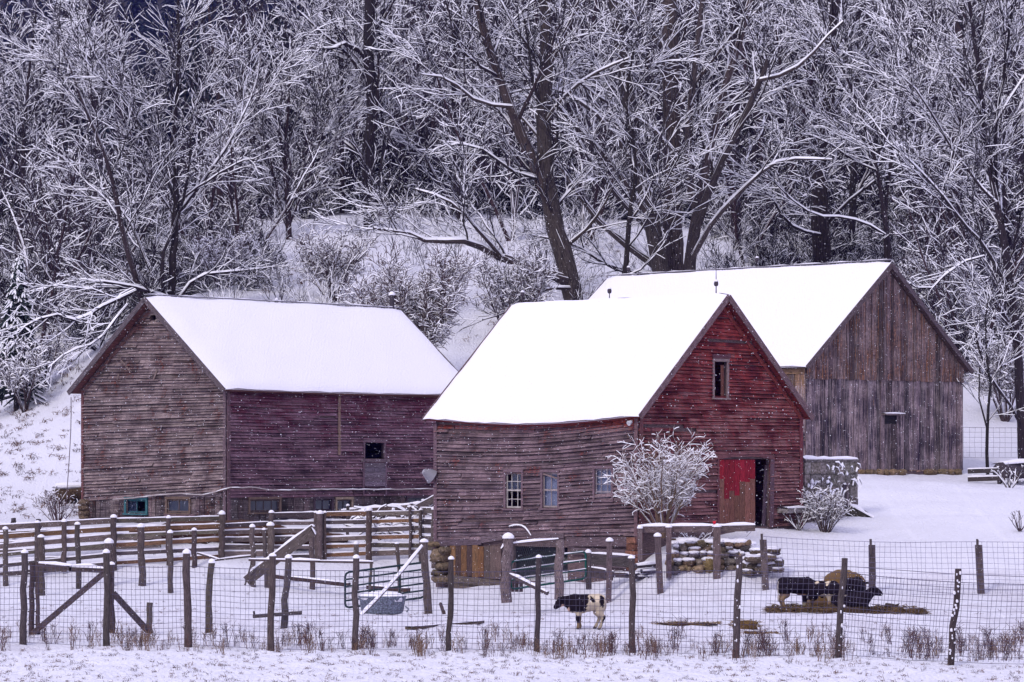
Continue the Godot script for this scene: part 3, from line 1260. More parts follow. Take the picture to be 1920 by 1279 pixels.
func middle_barn() -> void:
	var c := Vector3(3.94, 0, -106)
	var a := Vector3(-0.682, 0, -0.731)      # along the ridge, away to the left
	var b := Vector3(0.731, 0, -0.682)       # across the red gable, away to the right
	var la := 9.5
	var wb := 7.54
	var root := thing("red_barn", "worn red gabled barn with the loft door and lilac-grey sagging side wall", "barn", Vector3(c.x, 0.3, c.z))
	var side := wall(c, a, -b, la, Vector2(1.78, 1.45), [5.62, 5.45, 5.30, 5.25, 5.28, 5.36])
	var gable := wall(c, b, -a, wb, Vector2(1.85, 2.0), [5.62, 5.6], 9.25)
	var w1 := side.box(948, 886, 981, 953)
	var w2 := side.box(1017, 886, 1049, 952)
	var w3 := side.box(1115, 879, 1150, 937)
	side.holes.append_array([w1, w2, w3, side.box(962, 1024, 1064, 1092)])
	var loft := gable.box(1336, 678, 1363, 745)
	var door := gable.box(1347, 861, 1442, 987)
	gable.holes.append_array([loft, door])
	var sw := backing(side, root, "side_wall", 1.75)
	var gw := backing(gable, root, "gable_wall", 1.3)
	clapboards(side, sw, M.middle_side, 0.116, 1.4)
	clapboards(gable, gw, M.middle_gable, 0.114, 0.8)
	# the low stretch of boards and rotten planks under the side wall
	for q in [[820, 1018, 905, 1016, 12], [905, 1012, 945, 1006, 13], [1066, 1016, 1183, 1016, 17], [1075, 1033, 1190, 1038, 13], [1105, 1050, 1185, 1056, 20], [960, 1000, 1060, 1005, 9]]:
		var f := side.find(q[0], q[1])
		var e := side.find(q[2], q[3])
		trim(side, f, e, q[4] / 59.0, 0.06 + rnd(0, 0.03), "skirting_board", root, Color(0.17, 0.125, 0.145))
	var dp := side.box(846, 1022, 943, 1082)
	var n := 9
	for k in n:
		var x := dp.end.x - dp.size.x * (k + 0.5) / n
		var orange := k < 6
		trim(side, Vector2(x, dp.position.y - rnd(0, 0.1)), Vector2(x, dp.end.y + rnd(-0.02, 0.02)), dp.size.x / n - 0.012, 0.05 + rnd(0, 0.02), "stable_plank", root, [Color(0.25, 0.125, 0.06), Color(0.17, 0.105, 0.08), Color(0.28, 0.155, 0.08), Color(0.11, 0.075, 0.07)][rng.randi() % 4] if orange else Color(0.16, 0.115, 0.11))
	for q in [[846, 1086, 946, 1098, 18], [855, 1098, 945, 1108, 14]]:
		trim(side, side.find(q[0], q[1]), side.find(q[2], q[3]), q[4] / 59.0, 0.13, "base_timber", root, Color(0.15, 0.125, 0.11), 0.1)
	# foundation stones at the left corner and brick pier at the right one
	var fo := Round.new()
	fo.tint = Color(0.3, 0.23, 0.15)
	fo.lump(side.place(la - 0.05, 1.3, 0.1), Vector3(0.3, 0.1, 0.2), Basis(), rough, 0.3)
	var fs := part("foundation_stone", fo, M.stone, root)
	for q in [[832, 1043, 0.36, 0.24], [837, 1062, 0.30, 0.14], [831, 1074, 0.32, 0.12], [836, 1086, 0.34, 0.15], [842, 1032, 0.2, 0.12]]:
		var f := side.find(q[0], q[1])
		var g := Round.new()
		g.tint = tone(Color(0.30, 0.235, 0.165), 0.3)
		g.lump(side.place(f.x, f.y, 0.16), Vector3(q[2], q[3], 0.28), Basis(UP, rnd(0, 3)), rough, 0.5)
		part("foundation_stone", g, M.stone, root)
	for k in 6:
		var g := Geo.new()
		var y := 0.55 + k * 0.21
		g.beam(side.place(0.02, y, 0.05), side.place(0.42 + rnd(-0.03, 0.03), y, 0.05), UP, 0.19, side.n, 0.16, tone(Color(0.36, 0.17, 0.12), 0.3))
		part("brick", g, M.stone, root)
	# windows of the side wall
	var sashy := Color(0.55, 0.52, 0.50)
	var grey := Color(0.22, 0.15, 0.18)
	window(side, w1, 3, 4, root, grey, sashy, [[0, 0], [1, 0], [2, 0], [0, 1], [1, 1], [2, 1], [2, 3]], 2)
	window(side, w2, 2, 2, root, grey, Color(0.42, 0.36, 0.36), [], 1)
	window(side, w3, 3, 4, root, grey, Color(0.36, 0.32, 0.36), [[0, 0]], 1)
	trim(side, Vector2(w2.end.x - 0.02, w2.end.y - 0.03), Vector2(w2.position.x + 0.02, w2.end.y - 0.20), 0.05, 0.02, "fallen_bar", root, Color(0.35, 0.25, 0.25))
	for w in [w2, w3]:
		var cu := Geo.new()
		for k in 8:
			var x0: float = w.position.x + w.size.x * k / 8.0
			var x1: float = w.position.x + w.size.x * (k + 1) / 8.0
			var z0 := -0.10 - 0.05 * (k % 2)
			var z1 := -0.10 - 0.05 * ((k + 1) % 2)
			var y1: float = w.position.y + w.size.y * 0.97
			cu.face(side.place(x0, w.position.y, z0), side.place(x1, w.position.y, z1), side.place(x1, y1, z1), side.place(x0, y1, z0), side.n, Color(0.15, 0.165, 0.25))
		part("curtain", cu, M.plain, root)
	# loft opening and the wide doorway with its half-slid red door
	window(gable, loft, 1, 1, root, Color(0.30, 0.22, 0.22), Color(0, 0, 0, 0), [[0, 0]])
	trim(gable, Vector2(loft.end.x - 0.1, loft.position.y), Vector2(loft.end.x - 0.12, loft.end.y - 0.1), 0.14, -0.1, "loft_shutter", root, Color(0.25, 0.11, 0.09))
	trim(gable, Vector2(loft.position.x - 0.05, loft.end.y + 0.17), Vector2(loft.end.x + 0.1, loft.end.y + 0.17), 0.13, 0.06, "loft_lintel", root, Color(0.16, 0.07, 0.08))
	var ds := gable.find(1415, 920).x
	var dl := Geo.new()
	dl.beam(gable.place((door.position.x + ds) * 0.5, door.position.y, -0.02), gable.place((door.position.x + ds) * 0.5, door.end.y, -0.02), gable.u, ds - door.position.x, gable.n, 0.04, Color(0.1, 0.03, 0.03))
	var leaf := part("door", dl, M.wood, root)
	leaf.set_meta("label", "bright red plank door, its lower half bare brown")
	for k in 7:
		var x := door.position.x + (ds - door.position.x) * (k + 0.5) / 7.0
		var mid := door.position.y + door.size.y * rnd(0.40, 0.72)
		for s in [[door.position.y + 0.02, mid, tone(Color(0.25, 0.115, 0.085), 0.3)], [mid, door.end.y - 0.02, tone(Color(0.27, 0.017, 0.03), 0.35)]]:
			var g := Geo.new()
			g.beam(gable.place(x, s[0], 0.012), gable.place(x, s[1], 0.012), gable.u, (ds - door.position.x) / 7.0 - 0.01, gable.n, 0.026, s[2], Vector2(rnd(0, 5), rnd(0, 3)))
			part("plank", g, M.wood, leaf)
	trim(gable, Vector2(door.end.x + 0.06, door.position.y), Vector2(door.end.x + 0.1, door.end.y), 0.18, 0.055, "door_post", root, Color(0.15, 0.09, 0.11))
	trim(gable, Vector2(door.position.x - 0.06, door.position.y), Vector2(door.position.x - 0.06, door.end.y), 0.09, 0.055, "door_post", root, Color(0.16, 0.06, 0.07))
	trim(gable, Vector2(door.end.x - 0.16, door.position.y), Vector2(door.end.x - 0.02, door.end.y - 0.2), 0.16, -0.1, "leaning_board", root, Color(0.14, 0.10, 0.13))
	var hp := (door.position.x + door.end.x) * 0.5
	trim(gable, Vector2(door.position.x - 0.2, door.end.y + 0.06), Vector2(hp, door.end.y + 0.2), 0.14, 0.06, "door_lintel", root, Color(0.20, 0.085, 0.09))
	trim(gable, Vector2(hp, door.end.y + 0.2), Vector2(door.end.x + 0.2, door.end.y + 0.06), 0.14, 0.06, "door_lintel", root, Color(0.20, 0.085, 0.09))
	trim(side, Vector2(0.05, 1.5), Vector2(0.05, 5.5), 0.14, 0.06, "corner_board", root, Color(0.20, 0.12, 0.14))
	trim(side, Vector2(la - 0.06, 0.9), Vector2(la - 0.06, 5.3), 0.16, 0.06, "corner_board", root, Color(0.21, 0.14, 0.17))
	trim(gable, Vector2(0.07, 1.6), Vector2(0.07, 5.5), 0.13, 0.06, "corner_board", root, Color(0.19, 0.08, 0.09))
	trim(gable, Vector2(wb - 0.07, 1.6), Vector2(wb - 0.07, 5.5), 0.15, 0.06, "corner_board", root, Color(0.17, 0.05, 0.06))
	for q in [[0.0, 5.42, wb * 0.5, 8.98], [wb, 5.40, wb * 0.5, 8.98]]:
		trim(gable, Vector2(q[0], q[1]), Vector2(q[2], q[3]), 0.12, 0.05, "frieze_board", root, Color(0.24, 0.055, 0.055))
	for w in [wall(c + b * wb, a, b, la, Vector2(1.8, 1.6), [5.6, 5.4]), wall(c + a * la, b, a, wb, Vector2(1.8, 1.8), [5.36, 5.4], 9.25)]:
		backing(w, root, "rear_wall", 2.0, Color(0.15, 0.05, 0.06))
	gable_roof(root, c, a, b, la, wb, 5.64, 9.27, 0.30, 0.24, 0.24, Color(0.24, 0.045, 0.045), 0.13, Color(0.20, 0.13, 0.14))
	# threshold slab right of the door
	var slab := gable.box(1456, 953, 1502, 962)
	var sg := Geo.new()
	sg.beam(gable.place(slab.position.x, slab.get_center().y, 0.25), gable.place(slab.end.x, slab.get_center().y, 0.25), UP, 0.14, gable.n, 0.5, Color(0.4, 0.38, 0.4))
	var so := part("ledge", sg, M.stone, root)
	snow_on(gable.place(slab.position.x, slab.end.y, 0.25), gable.place(slab.end.x, slab.end.y, 0.25), 0.5, 0.08, so)
	var ridge := c + b * (wb * 0.5) + Vector3(0, 9.36, 0)
	rod(root, ridge + a * 0.25, 0.95, 0.38)
	rod(root, ridge + a * 5.1, 0.45, 0.32)
	rod(root, ridge + a * 9.3, 0.5, 0.36)
	# floodlight under the eave at the corner, and a pale tin hood at the far corner
	var lp := side.place(0.12, 5.3, 0.2)
	var fl := Round.new()
	fl.tint = Color(0.5, 0.5, 0.52)
	fl.tube(path([lp - side.n * 0.2 + side.u * 0.2, lp + side.u * 0.15, lp]), 0.03, 0.03, 6)
	fl.tube(path([lp, lp + side.n * 0.06 - UP * 0.03, lp + side.n * 0.12 - UP * 0.06]), 0.05, 0.08, 10, 0.0, true)
	part("floodlight", fl, M.plain, root)
	var hood := Round.new()
	hood.tint = Color(0.33, 0.32, 0.35)
	var hp2 := side.place(la + 0.05, 3.55, 0.1)
	hood.tube(path([hp2, hp2 + Vector3(-0.15, 0.1, 0.06), hp2 + Vector3(-0.3, 0.18, 0.12)]), 0.27, 0.08, 9, 0.0, true)
	part("tin_hood", hood, M.plain, root)
	var vine := Round.new()
	vine.tint = Color(0.3, 0.27, 0.27)
	var vp := smooth([side.place(side.find(960, 990).x, 1.95, 0.12), side.place(side.find(985, 988).x, 1.98, 0.14), side.place(side.find(1004, 1000).x, 1.68, 0.2)], 0.2)
	vine.tube(vp, 0.02, 0.012, 5)
	var vo := part("bent_stick", vine, M.plain, root)
	var vs := Round.new()
	vs.ridge(vp, 0.02, 0.012, 0.03, rng)
	part("snow", vs, M.tree_snow, vo)


func right_barn() -> void:
	var c := Vector3(10.78, 0, -125)
	var a := Vector3(-0.682, 0, -0.731)
	var b := Vector3(0.731, 0, -0.682)
	var la := 14.6
	var wb := 9.0
	var root := thing("board_barn", "tall bare barn of upright grey boards on the snowy rise", "barn", Vector3(c.x, 3.5, c.z))
	var gable := wall(c, b, -a, wb, Vector2(3.72, 3.72), [7.62, 7.66], 11.35)
	var side := wall(c, a, -b, la, Vector2(3.0, 3.0), [7.62, 7.62])
	var hatch := gable.box(1656, 776, 1683, 795)
	gable.holes.append(hatch)
	var gw := backing(gable, root, "gable_wall", 0.6)
	var sw := backing(side, root, "side_wall", 1.5)
	var split := gable.find(1600, 709).y
	upright_boards(gable, gw, M.right_gable, func(x): return 3.72, func(x): return split + 0.06, 0.0, 0.235, 1.0)
	upright_boards(gable, gw, M.right_upper, func(x): return split - 0.04, func(x): return gable.top(x) - 0.04, 0.045, 0.235, 0.5)
	upright_boards(side, sw, M.right_gable, func(x): return 3.0, func(x): return 7.55, 0.0, 0.25, 0.3)
	trim(gable, Vector2(0.0, split + 0.01), Vector2(wb, split + 0.01), 0.06, 0.03, "drip_board", root, Color(0.10, 0.07, 0.075))
	trim(side, Vector2(0.0, 7.38), Vector2(3.5, 7.38), 0.22, 0.05, "frieze_board", root, Color(0.36, 0.24, 0.14))
	var hd := Geo.new()
	hd.beam(gable.place(hatch.position.x + 0.04, hatch.get_center().y, -0.03), gable.place(hatch.end.x - 0.04, hatch.get_center().y, -0.03), UP, hatch.size.y, gable.n, 0.03, Color(0.035, 0.028, 0.035))
	part("hatch", hd, M.wood, root)
	var sa := gable.find(1650, 777)
	var sb := gable.find(1687, 778)
	var sg := Geo.new()
	sg.beam(gable.place(sa.x, sa.y, 0.14), gable.place(sb.x, sa.y, 0.14), UP, 0.06, gable.n, 0.3, Color(0.2, 0.16, 0.17))
	var so := part("hatch_shelf", sg, M.wood, root)
	snow_on(gable.place(sa.x, sa.y + 0.03, 0.14), gable.place(sb.x, sa.y + 0.03, 0.14), 0.3, 0.07, so)
	# stone footing
	var x := 0.1
	while x < wb - 0.1:
		var l := rnd(0.3, 0.75)
		if x > 5.55 and x < 6.4:
			x += l
			continue
		for k in 2:
			var g := Round.new()
			g.tint = tone(Color(0.34, 0.25, 0.155), 0.25)
			g.lump(gable.place(x + l * 0.5 + k * 0.17, 3.62 - k * 0.24, -0.02), Vector3(l * 0.52, 0.14, 0.2), Basis(UP, atan2(-gable.u.z, gable.u.x)), rough, 0.25)
			part("foundation_stone", g, M.stone, root)
		x += l
	for w in [wall(c + b * wb, a, b, la, Vector2(3, 3), [7.66, 7.66]), wall(c + a * la, b, a, wb, Vector2(3, 3), [7.6, 7.6], 11.35)]:
		backing(w, root, "rear_wall", 1.0, Color(0.13, 0.10, 0.11))
	gable_roof(root, c, a, b, la, wb, 7.66, 11.4, 0.30, 0.26, 0.05, Color(0.13, 0.085, 0.08), 0.14, Color(0.14, 0.105, 0.12))
	var ridge := c + b * (wb * 0.5) + Vector3(0, 11.5, 0)
	rod(root, ridge + a * 6.6, 0.6, 0.42)
	rod(root, ridge + a * 13.7, 0.5, 0.34)
	var lamp := Geo.new()
	var tip := gable.place(wb + 0.3, 7.25, 0.2)
	lamp.beam(tip - b * 0.5, tip + b * 0.2, UP, 0.05, gable.n, 0.09, Color(0.3, 0.28, 0.3))
	part("eave_bracket", lamp, M.plain, root)


# ------------------------------------------------------------------ walls of stone
func bank_wall() -> void:
	# the low masonry wall between the red barn and the board barn, snow on its coping
	var p0 := at(1500, 905, 113.0)
	var p1 := at(1600, 905, 115.0)
	var root := thing("masonry_wall", "grey masonry wall with a snowy coping between red barn and board barn", "wall", Vector3(p0.x, 2.2, p0.z))
	var u := (p1 - p0)
	u.y = 0
	var l := u.length()
	u = u.normalized()
	var n := Vector3(u.z, 0, -u.x)
	if n.z < 0:
		n = -n
	var y0 := 2.0
	var y1 := at(0, 866, 114).y
	var g := Geo.new()
	g.beam(Vector3(p0.x, (y0 + y1) * 0.5, p0.z), Vector3(p1.x, (y0 + y1) * 0.5, p1.z), UP, y1 - y0, n, 0.3, Color(0.17, 0.155, 0.15))
	part("wall_core", g, M.stone, root)
	for row in 5:
		var x := 0.0
		while x < l - 0.1:
			var w := minf(rnd(0.28, 0.6), l - x)
			var q := Geo.new()
			var y := y0 + (y1 - y0) * (row + 0.5) / 5.0
			var a := p0 + u * (x + 0.01) + n * (0.16 + rnd(0, 0.03))
			var b := p0 + u * (x + w - 0.015) + n * (0.16 + rnd(0, 0.03))
			a.y = y
			b.y = y
			q.beam(a, b, n, 0.08, UP, (y1 - y0) / 5.0 - 0.025, tone(Color(0.36, 0.335, 0.32) if row > 1 else Color(0.2, 0.175, 0.17), 0.25))
			part("block", q, M.stone, root)
			x += w
	var ca := Vector3(p0.x, y1 + 0.04, p0.z)
	var cb := Vector3(p1.x, y1 + 0.04, p1.z)
	var cg := Geo.new()
	cg.beam(ca, cb, n, 0.5, UP, 0.09, Color(0.26, 0.24, 0.25))
	part("coping", cg, M.stone, root)
	snow_on(ca + UP * 0.04, cb + UP * 0.04, 0.5, 0.13, root)
	# vine with clumps of snow on the wall
	var vine := thing("vine", "bare vine holding tufts of snow on the masonry wall", "vine", Vector3(p0.x, 3.2, p0.z))
	var stems := Round.new()
	stems.tint = Color(0.07, 0.05, 0.05)
	var tufts := Round.new()
	for k in 46:
		var x := rnd(0.05, l - 0.03)
		var y := rnd(y0 + 0.75, y1)
		var s := p0 + u * x + n * 0.26
		s.y = y
		var e := s + u * rnd(-0.3, 0.3) + Vector3(0, rnd(-0.25, 0.12), 0) + n * rnd(0, 0.1)
		var line := smooth([s, (s + e) * 0.5 + Vector3(0, 0.08, 0), e], 0.1)
		stems.tube(line, 0.012, 0.006, 4)
		tufts.ridge(line, 0.012, 0.02, 0.07, rng, 1.5)
	part("stem", stems, M.twig, vine)
	part("snow", tufts, M.tree_snow, vine, "stuff")
	# boarded post and the sloping wing of the wall
	var gate := thing("board_gate", "narrow grey board gate at the end of the masonry wall", "gate", foot(1580, 114.2))
	for k in 4:
		var x := 1571 + k * 6
		var q := Geo.new()
		q.beam(at(x, 948, 114.3), at(x, 905, 114.3), u, 0.095, n, 0.05, tone(Color(0.15, 0.125, 0.15), 0.3))
		part("board", q, M.wood, gate)
	var wing := thing("wing_wall", "mossy dark wing wall sloping down beside the snowy drive", "wall", foot(1610, 115.0))
	var w := Geo.new()
	var a := at(1584, 945, 114.6)
	var pts := [at(1584, 946, 114.4), at(1612, 958, 114.4), at(1631, 972, 114.4), at(1629, 982, 114.4), at(1612, 985, 114.4), at(1584, 985, 114.4)]
	var back := Vector3(0.25, 0, -0.5)
	for k in [1, 2, 3, 4]:
		w.tri(pts[0], pts[k], pts[k + 1], Vector3(0, 0, 1), Color(0.105, 0.095, 0.075), Vector2.ZERO, Vector2.ONE, Vector2.ONE, Vector2.ZERO, Vector2.ONE, Vector2.ONE)
		w.tri(pts[0] + back, pts[k] + back, pts[k + 1] + back, Vector3(0, 0, -1), Color(0.105, 0.095, 0.075), Vector2.ZERO, Vector2.ONE, Vector2.ONE, Vector2.ZERO, Vector2.ONE, Vector2.ONE)
	for k in 6:
		var e: Vector3 = pts[k]
		var f: Vector3 = pts[(k + 1) % 6]
		w.face(e, f, f + back, e + back, (e + f) * 0.5 - at(1606, 970, 114.4), Color(0.15, 0.135, 0.11))
	part("wall_face", w, M.stone, wing)
	snow_on(pts[0] + back * 0.5, pts[2] + back * 0.5, 0.55, 0.14, wing)


func stone_wall() -> void:
	var root := thing("stone_retaining_wall", "tumbled dry stone retaining wall with snow caps below the red barn", "stone wall", foot(1320, 104.5))
	var snow := Round.new()
	var wide := [[1252, 1440, 1068], [1248, 1436, 1055], [1255, 1425, 1043], [1262, 1420, 1032], [1262, 1405, 1022]]
	for row in wide.size():
		var px: float = wide[row][0]
		var right: float = wide[row][1]
		while px < right:
			var w := rnd(11, 27)
			var h := rnd(0.09, 0.15)
			var d := 103.9 + row * 0.16 + rnd(-0.1, 0.12) + (px - 1330) * 0.002
			if rng.randf() < 0.06 and row > 2:
				px += w
				continue
			var big := row == 0 and absf(px - 1318) < 14
			if big:
				w = 27
				h = 0.24
			var p := at(px + w * 0.5, wide[row][2] + rnd(-2, 2) - (7 if big else 0), d)
			var g := Round.new()
			g.tint = tone([Color(0.32, 0.28, 0.245), Color(0.26, 0.235, 0.23), Color(0.40, 0.31, 0.20), Color(0.34, 0.24, 0.17), Color(0.2, 0.175, 0.18)][rng.randi() % 5], 0.3)
			if big:
				g.tint = Color(0.33, 0.25, 0.12)
			g.lump(p, Vector3(w / 61.0 * 0.52, h, 0.24), Basis(UP, rnd(-0.4, 0.4)) * Basis(Vector3(0, 0, 1), rnd(-0.3, 0.3)), rough, 0.55)
			part("stone", g, M.stone, root)
			if row >= 1 and rng.randf() < 0.6:
				snow.lump(p + Vector3(0, h * 0.8, 0), Vector3(w / 61.0 * 0.5, h * 0.55, 0.26), Basis(), rough, 0.4)
			px += w * rnd(0.8, 1.0)
	for k in 10:
		snow.lump(at(1268 + k * 15, 1017 + rnd(-2, 3), 104.9), Vector3(0.26, rnd(0.08, 0.15), 0.35), Basis(), rough, 0.4)
	part("snow", snow, M.snow, root, "stuff")
	# the looser heap right of it
	var heap := thing("stone_heap", "small heap of snow capped stones right of the retaining wall", "stone heap", foot(1430, 103.6))
	var hs := Round.new()
	for q in [[1408, 1062, 0.25, 0.16], [1424, 1068, 0.3, 0.15], [1441, 1064, 0.25, 0.16], [1415, 1049, 0.3, 0.12], [1437, 1047, 0.3, 0.12], [1455, 1056, 0.22, 0.13], [1422, 1036, 0.28, 0.11], [1448, 1034, 0.26, 0.11], [1457, 1069, 0.2, 0.08], [1403, 1074, 0.18, 0.1]]:
		var p := at(q[0], q[1], 103.3 + rnd(0, 0.3))
		var g := Round.new()
		g.tint = tone(Color(0.22, 0.175, 0.14), 0.4)
		g.lump(p, Vector3(q[2], q[3], 0.26), Basis(UP, rnd(0, 3)), rough, 0.5)
		part("stone", g, M.stone, heap)
		hs.lump(p + Vector3(0, q[3] * 0.75, -0.05), Vector3(q[2] * 1.02, q[3] * 0.6, 0.28), Basis(), rough, 0.4)
	part("snow", hs, M.snow, heap, "stuff")
	# rail fence above the stones
	var f := thing("rail_fence", "heavy snow topped rail on posts above the stone wall", "rail fence", foot(1300, 103.8))
	var wood := Color(0.19, 0.145, 0.15)
	var ra := at(1196, 993, 103.6)
	var rb := at(1338, 992, 103.6)
	var rc := at(1415, 990, 103.9)
	rail(ra, rb, 0.2, 0.12, f, "rail", 0.09, wood)
	rail(rb + Vector3(0.02, 0.004, 0), rc, 0.19, 0.13, f, "rail", 0.10, wood)
	for q in [[1200, 1045, 990, 0.07], [1254, 1078, 988, 0.08], [1344, 1080, 987, 0.11]]:
		var d := 103.45
		var g := Geo.new()
		g.beam(at(q[0], q[1] + 6, d), at(q[0], q[2], d), Vector3(1, 0, 0), q[3] * 2.0, Vector3(0, 0, 1), q[3] * 1.8, tone(wood, 0.15), Vector2(rnd(0, 4), 0))
		var o := part("post", g, M.wood, f)
		var s := Round.new()
		s.dome(at(q[0], q[2] + 1, d), q[3] * 1.3, 0.11)
		part("snow_cap", s, M.snow, o)
	rail(at(1320, 1016, 104.9), at(1396, 1019, 104.9), 0.13, 0.06, f, "rail", 0.02, Color(0.16, 0.125, 0.11))
	rail(at(1258, 1012, 105.2), at(1292, 1014, 105.2), 0.1, 0.06, f, "rail", 0.03, Color(0.22, 0.16, 0.11))
	var stub := Geo.new()
	stub.beam(at(1402, 1004, 103.9), at(1409, 996, 103.9), Vector3(0, 0, 1), 0.14, Vector3(0.66, 0.75, 0).normalized(), 0.12, wood)
	var so := part("hanging_block", stub, M.wood, f)
	snow_on(at(1401, 1000, 103.9), at(1408, 991, 103.9), 0.16, 0.08, so)
	var cap := Round.new()
	cap.tint = Color(0.5, 0.02, 0.04)
	cap.tube(path([at(1337, 981, 103.4), at(1340, 980, 103.4), at(1342, 980.5, 103.4)]), 0.05, 0.05, 6, 0.0, true)
	part("reflector", cap, M.plain, f)
	# planks in a snowy pile by the wall foot
	var pile := thing("plank_pile", "pile of planks under layered snow beside the brick pier", "plank pile", foot(1212, 104.6))
	for q in [[1192, 1063, 1233, 1059], [1203, 1073, 1234, 1071], [1190, 1083, 1211, 1083], [1213, 1083, 1235, 1082], [1176, 1080, 1196, 1076]]:
		rail(at(q[0], q[1], 104.2), at(q[2], q[3], 104.2 + rnd(0, 0.3)), 0.09, 0.4, pile, "plank", 0.10, Color(0.08, 0.065, 0.075))


# ------------------------------------------------------------------ the corral of boards
func corral() -> void:
	var root := thing("corral_fence", "weathered corral fence of six snow lined boards before the barns", "board fence", foot(415, 117))
	var old := [Color(0.17, 0.14, 0.135), Color(0.185, 0.16, 0.125), Color(0.20, 0.165, 0.155), Color(0.11, 0.09, 0.095), Color(0.24, 0.14, 0.085)]
	var stretches := [
		[-30, 114.6, [986, 1004, 1022, 1040, 1058, 1075], 213, 116, [973, 988, 1001, 1016, 1034, 1052]],
		[213, 116, [973, 988, 1001, 1016, 1034, 1052], 415, 117.2, [966, 980, 993, 1007, 1023, 1039]],
		[415, 117.3, [980, 993, 1007, 1021, 1035], 510, 117.8, [976, 991, 1006, 1020, 1033]],
		[509, 117.8, [960, 975, 991, 1006, 1022, 1040], 600, 118, [960, 975, 990, 1006, 1022, 1039]],
		[600, 118, [960, 975, 990, 1006, 1021, 1038], 692, 117.8, [958, 973, 988, 1004, 1018, 1033]],
		[-30, 117.6, [999, 1016, 1033, 1050], 300, 118.6, [984, 1000, 1017, 1034]],
		[692, 117.8, [958, 973, 988, 1004, 1018, 1033], 790, 117.2, [956, 971, 986, 1002, 1017, 1031]]]
	for s in stretches:
		for k in s[2].size():
			var a := at(s[0] - 2, s[2][k] + rnd(3.5, 6.5), s[1] + rnd(-0.06, 0.06))
			var b := at(s[3] + 2, s[5][k] + rnd(3.5, 6.5), s[4] + rnd(-0.06, 0.06))
			rail(a, b, rnd(0.12, 0.19), 0.045, root, "board", rnd(0.03, 0.055), old[rng.randi() % 5])
	for q in [[789, 116.8, 957, 985], [789, 116.8, 978, 982], [789, 116.8, 994, 1000], [789, 116.8, 1010, 1014], [789, 116.8, 1026, 1030]]:
		rail(at(q[0], q[2], 117.1), at(816, q[2] + 1, 116.2), 0.2, 0.045, root, "board", 0.055, old[rng.randi() % 5])
	for q in [[70, 115, 980, 1092, 0.11], [120, 115.4, 978, 1060, 0.1], [213, 115.8, 970, 1058, 0.12], [316, 116.3, 971, 1060, 0.09], [364, 116.2, 994, 1058, 0.1], [416, 117, 964, 1047, 0.12], [509, 117.5, 961, 1048, 0.1], [592, 117.7, 961, 1048, 0.07], [600, 117.6, 963, 1049, 0.13], [609, 117.7, 961, 1046, 0.07], [692, 117.4, 957, 1048, 0.12], [769, 117.2, 950, 1045, 0.06], [789, 116.8, 956, 1050, 0.07], [816, 116, 955, 1052, 0.14]]:
		post(at(q[0], q[3] + 4, q[1]), at(q[0], q[2], q[1]), q[4] * 0.9, root, true, Color(0.14, 0.11, 0.11))
	# an older fence and leaning boards farther back by the stable
	var back := thing("inner_fence", "snow buried inner fence along the maroon wall of the weathered barn", "board fence", foot(720, 121))
	for q in [[640, 957, 720, 951], [720, 951, 800, 944], [650, 967, 800, 960], [660, 977, 806, 974]]:
		rail(at(q[0], q[1] + 3, 121.5), at(q[2], q[3] + 3, 121.0), 0.13, 0.05, back, "board", 0.10, Color(0.15, 0.115, 0.11))
	for q in [[652, 948, 985], [713, 953, 990], [771, 944, 990], [793, 938, 985]]:
		post(at(q[0], q[2] + 40, 121.1), at(q[0], q[1], 121.1), 0.06, back, true)
	rail(at(778, 955, 119.5), at(822, 932, 117.5), 0.24, 0.06, back, "leaning_board", 0.05, Color(0.2, 0.16, 0.15))
	rail(at(802, 957, 119.0), at(824, 943, 117.5), 0.10, 0.06, back, "leaning_board", 0.06, Color(0.2, 0.16, 0.15))
	# brushwood heaped inside the corral
	var brush := thing("brush_pile", "tangle of snowy sticks heaped behind the corral boards", "brush pile", foot(730, 119.6))
	var sticks := Round.new()
	sticks.tint = Color(0.09, 0.06, 0.055)
	var snow := Round.new()
	for k in 90:
		var p := at(rnd(655, 800), rnd(958, 1010), rnd(118.6, 120.4))
		var q := p + Vector3(rnd(-0.6, 0.6), rnd(-0.3, 0.35), rnd(-0.4, 0.4))
		var line := smooth([p, (p + q) * 0.5 + Vector3(0, 0.06, 0), q], 0.3)
		sticks.tube(line, 0.03, 0.015, 4)
		snow.ridge(line, 0.03, 0.015, 0.07, rng, 1.3)
	part("stick", sticks, M.twig, brush, "stuff")
	part("snow", snow, M.tree_snow, brush, "stuff")
	var mound := thing("manure_heap", "brown trampled heap of straw behind the left corral boards", "straw heap", foot(400, 120))
	var mg := Round.new()
	mg.tint = Color(0.13, 0.07, 0.045)
	for q in [[310, 1040, 1.2, 0.3], [370, 1030, 1.5, 0.42], [450, 1025, 1.7, 0.45], [530, 1030, 1.4, 0.4], [590, 1036, 1.1, 0.3]]:
		mg.lump(foot(q[0], 120.0) + Vector3(0, 0.1, 0), Vector3(q[2], q[3], 1.1), Basis(), rough, 0.5, 8, 14)
	part("straw", mg, M.hay, mound)


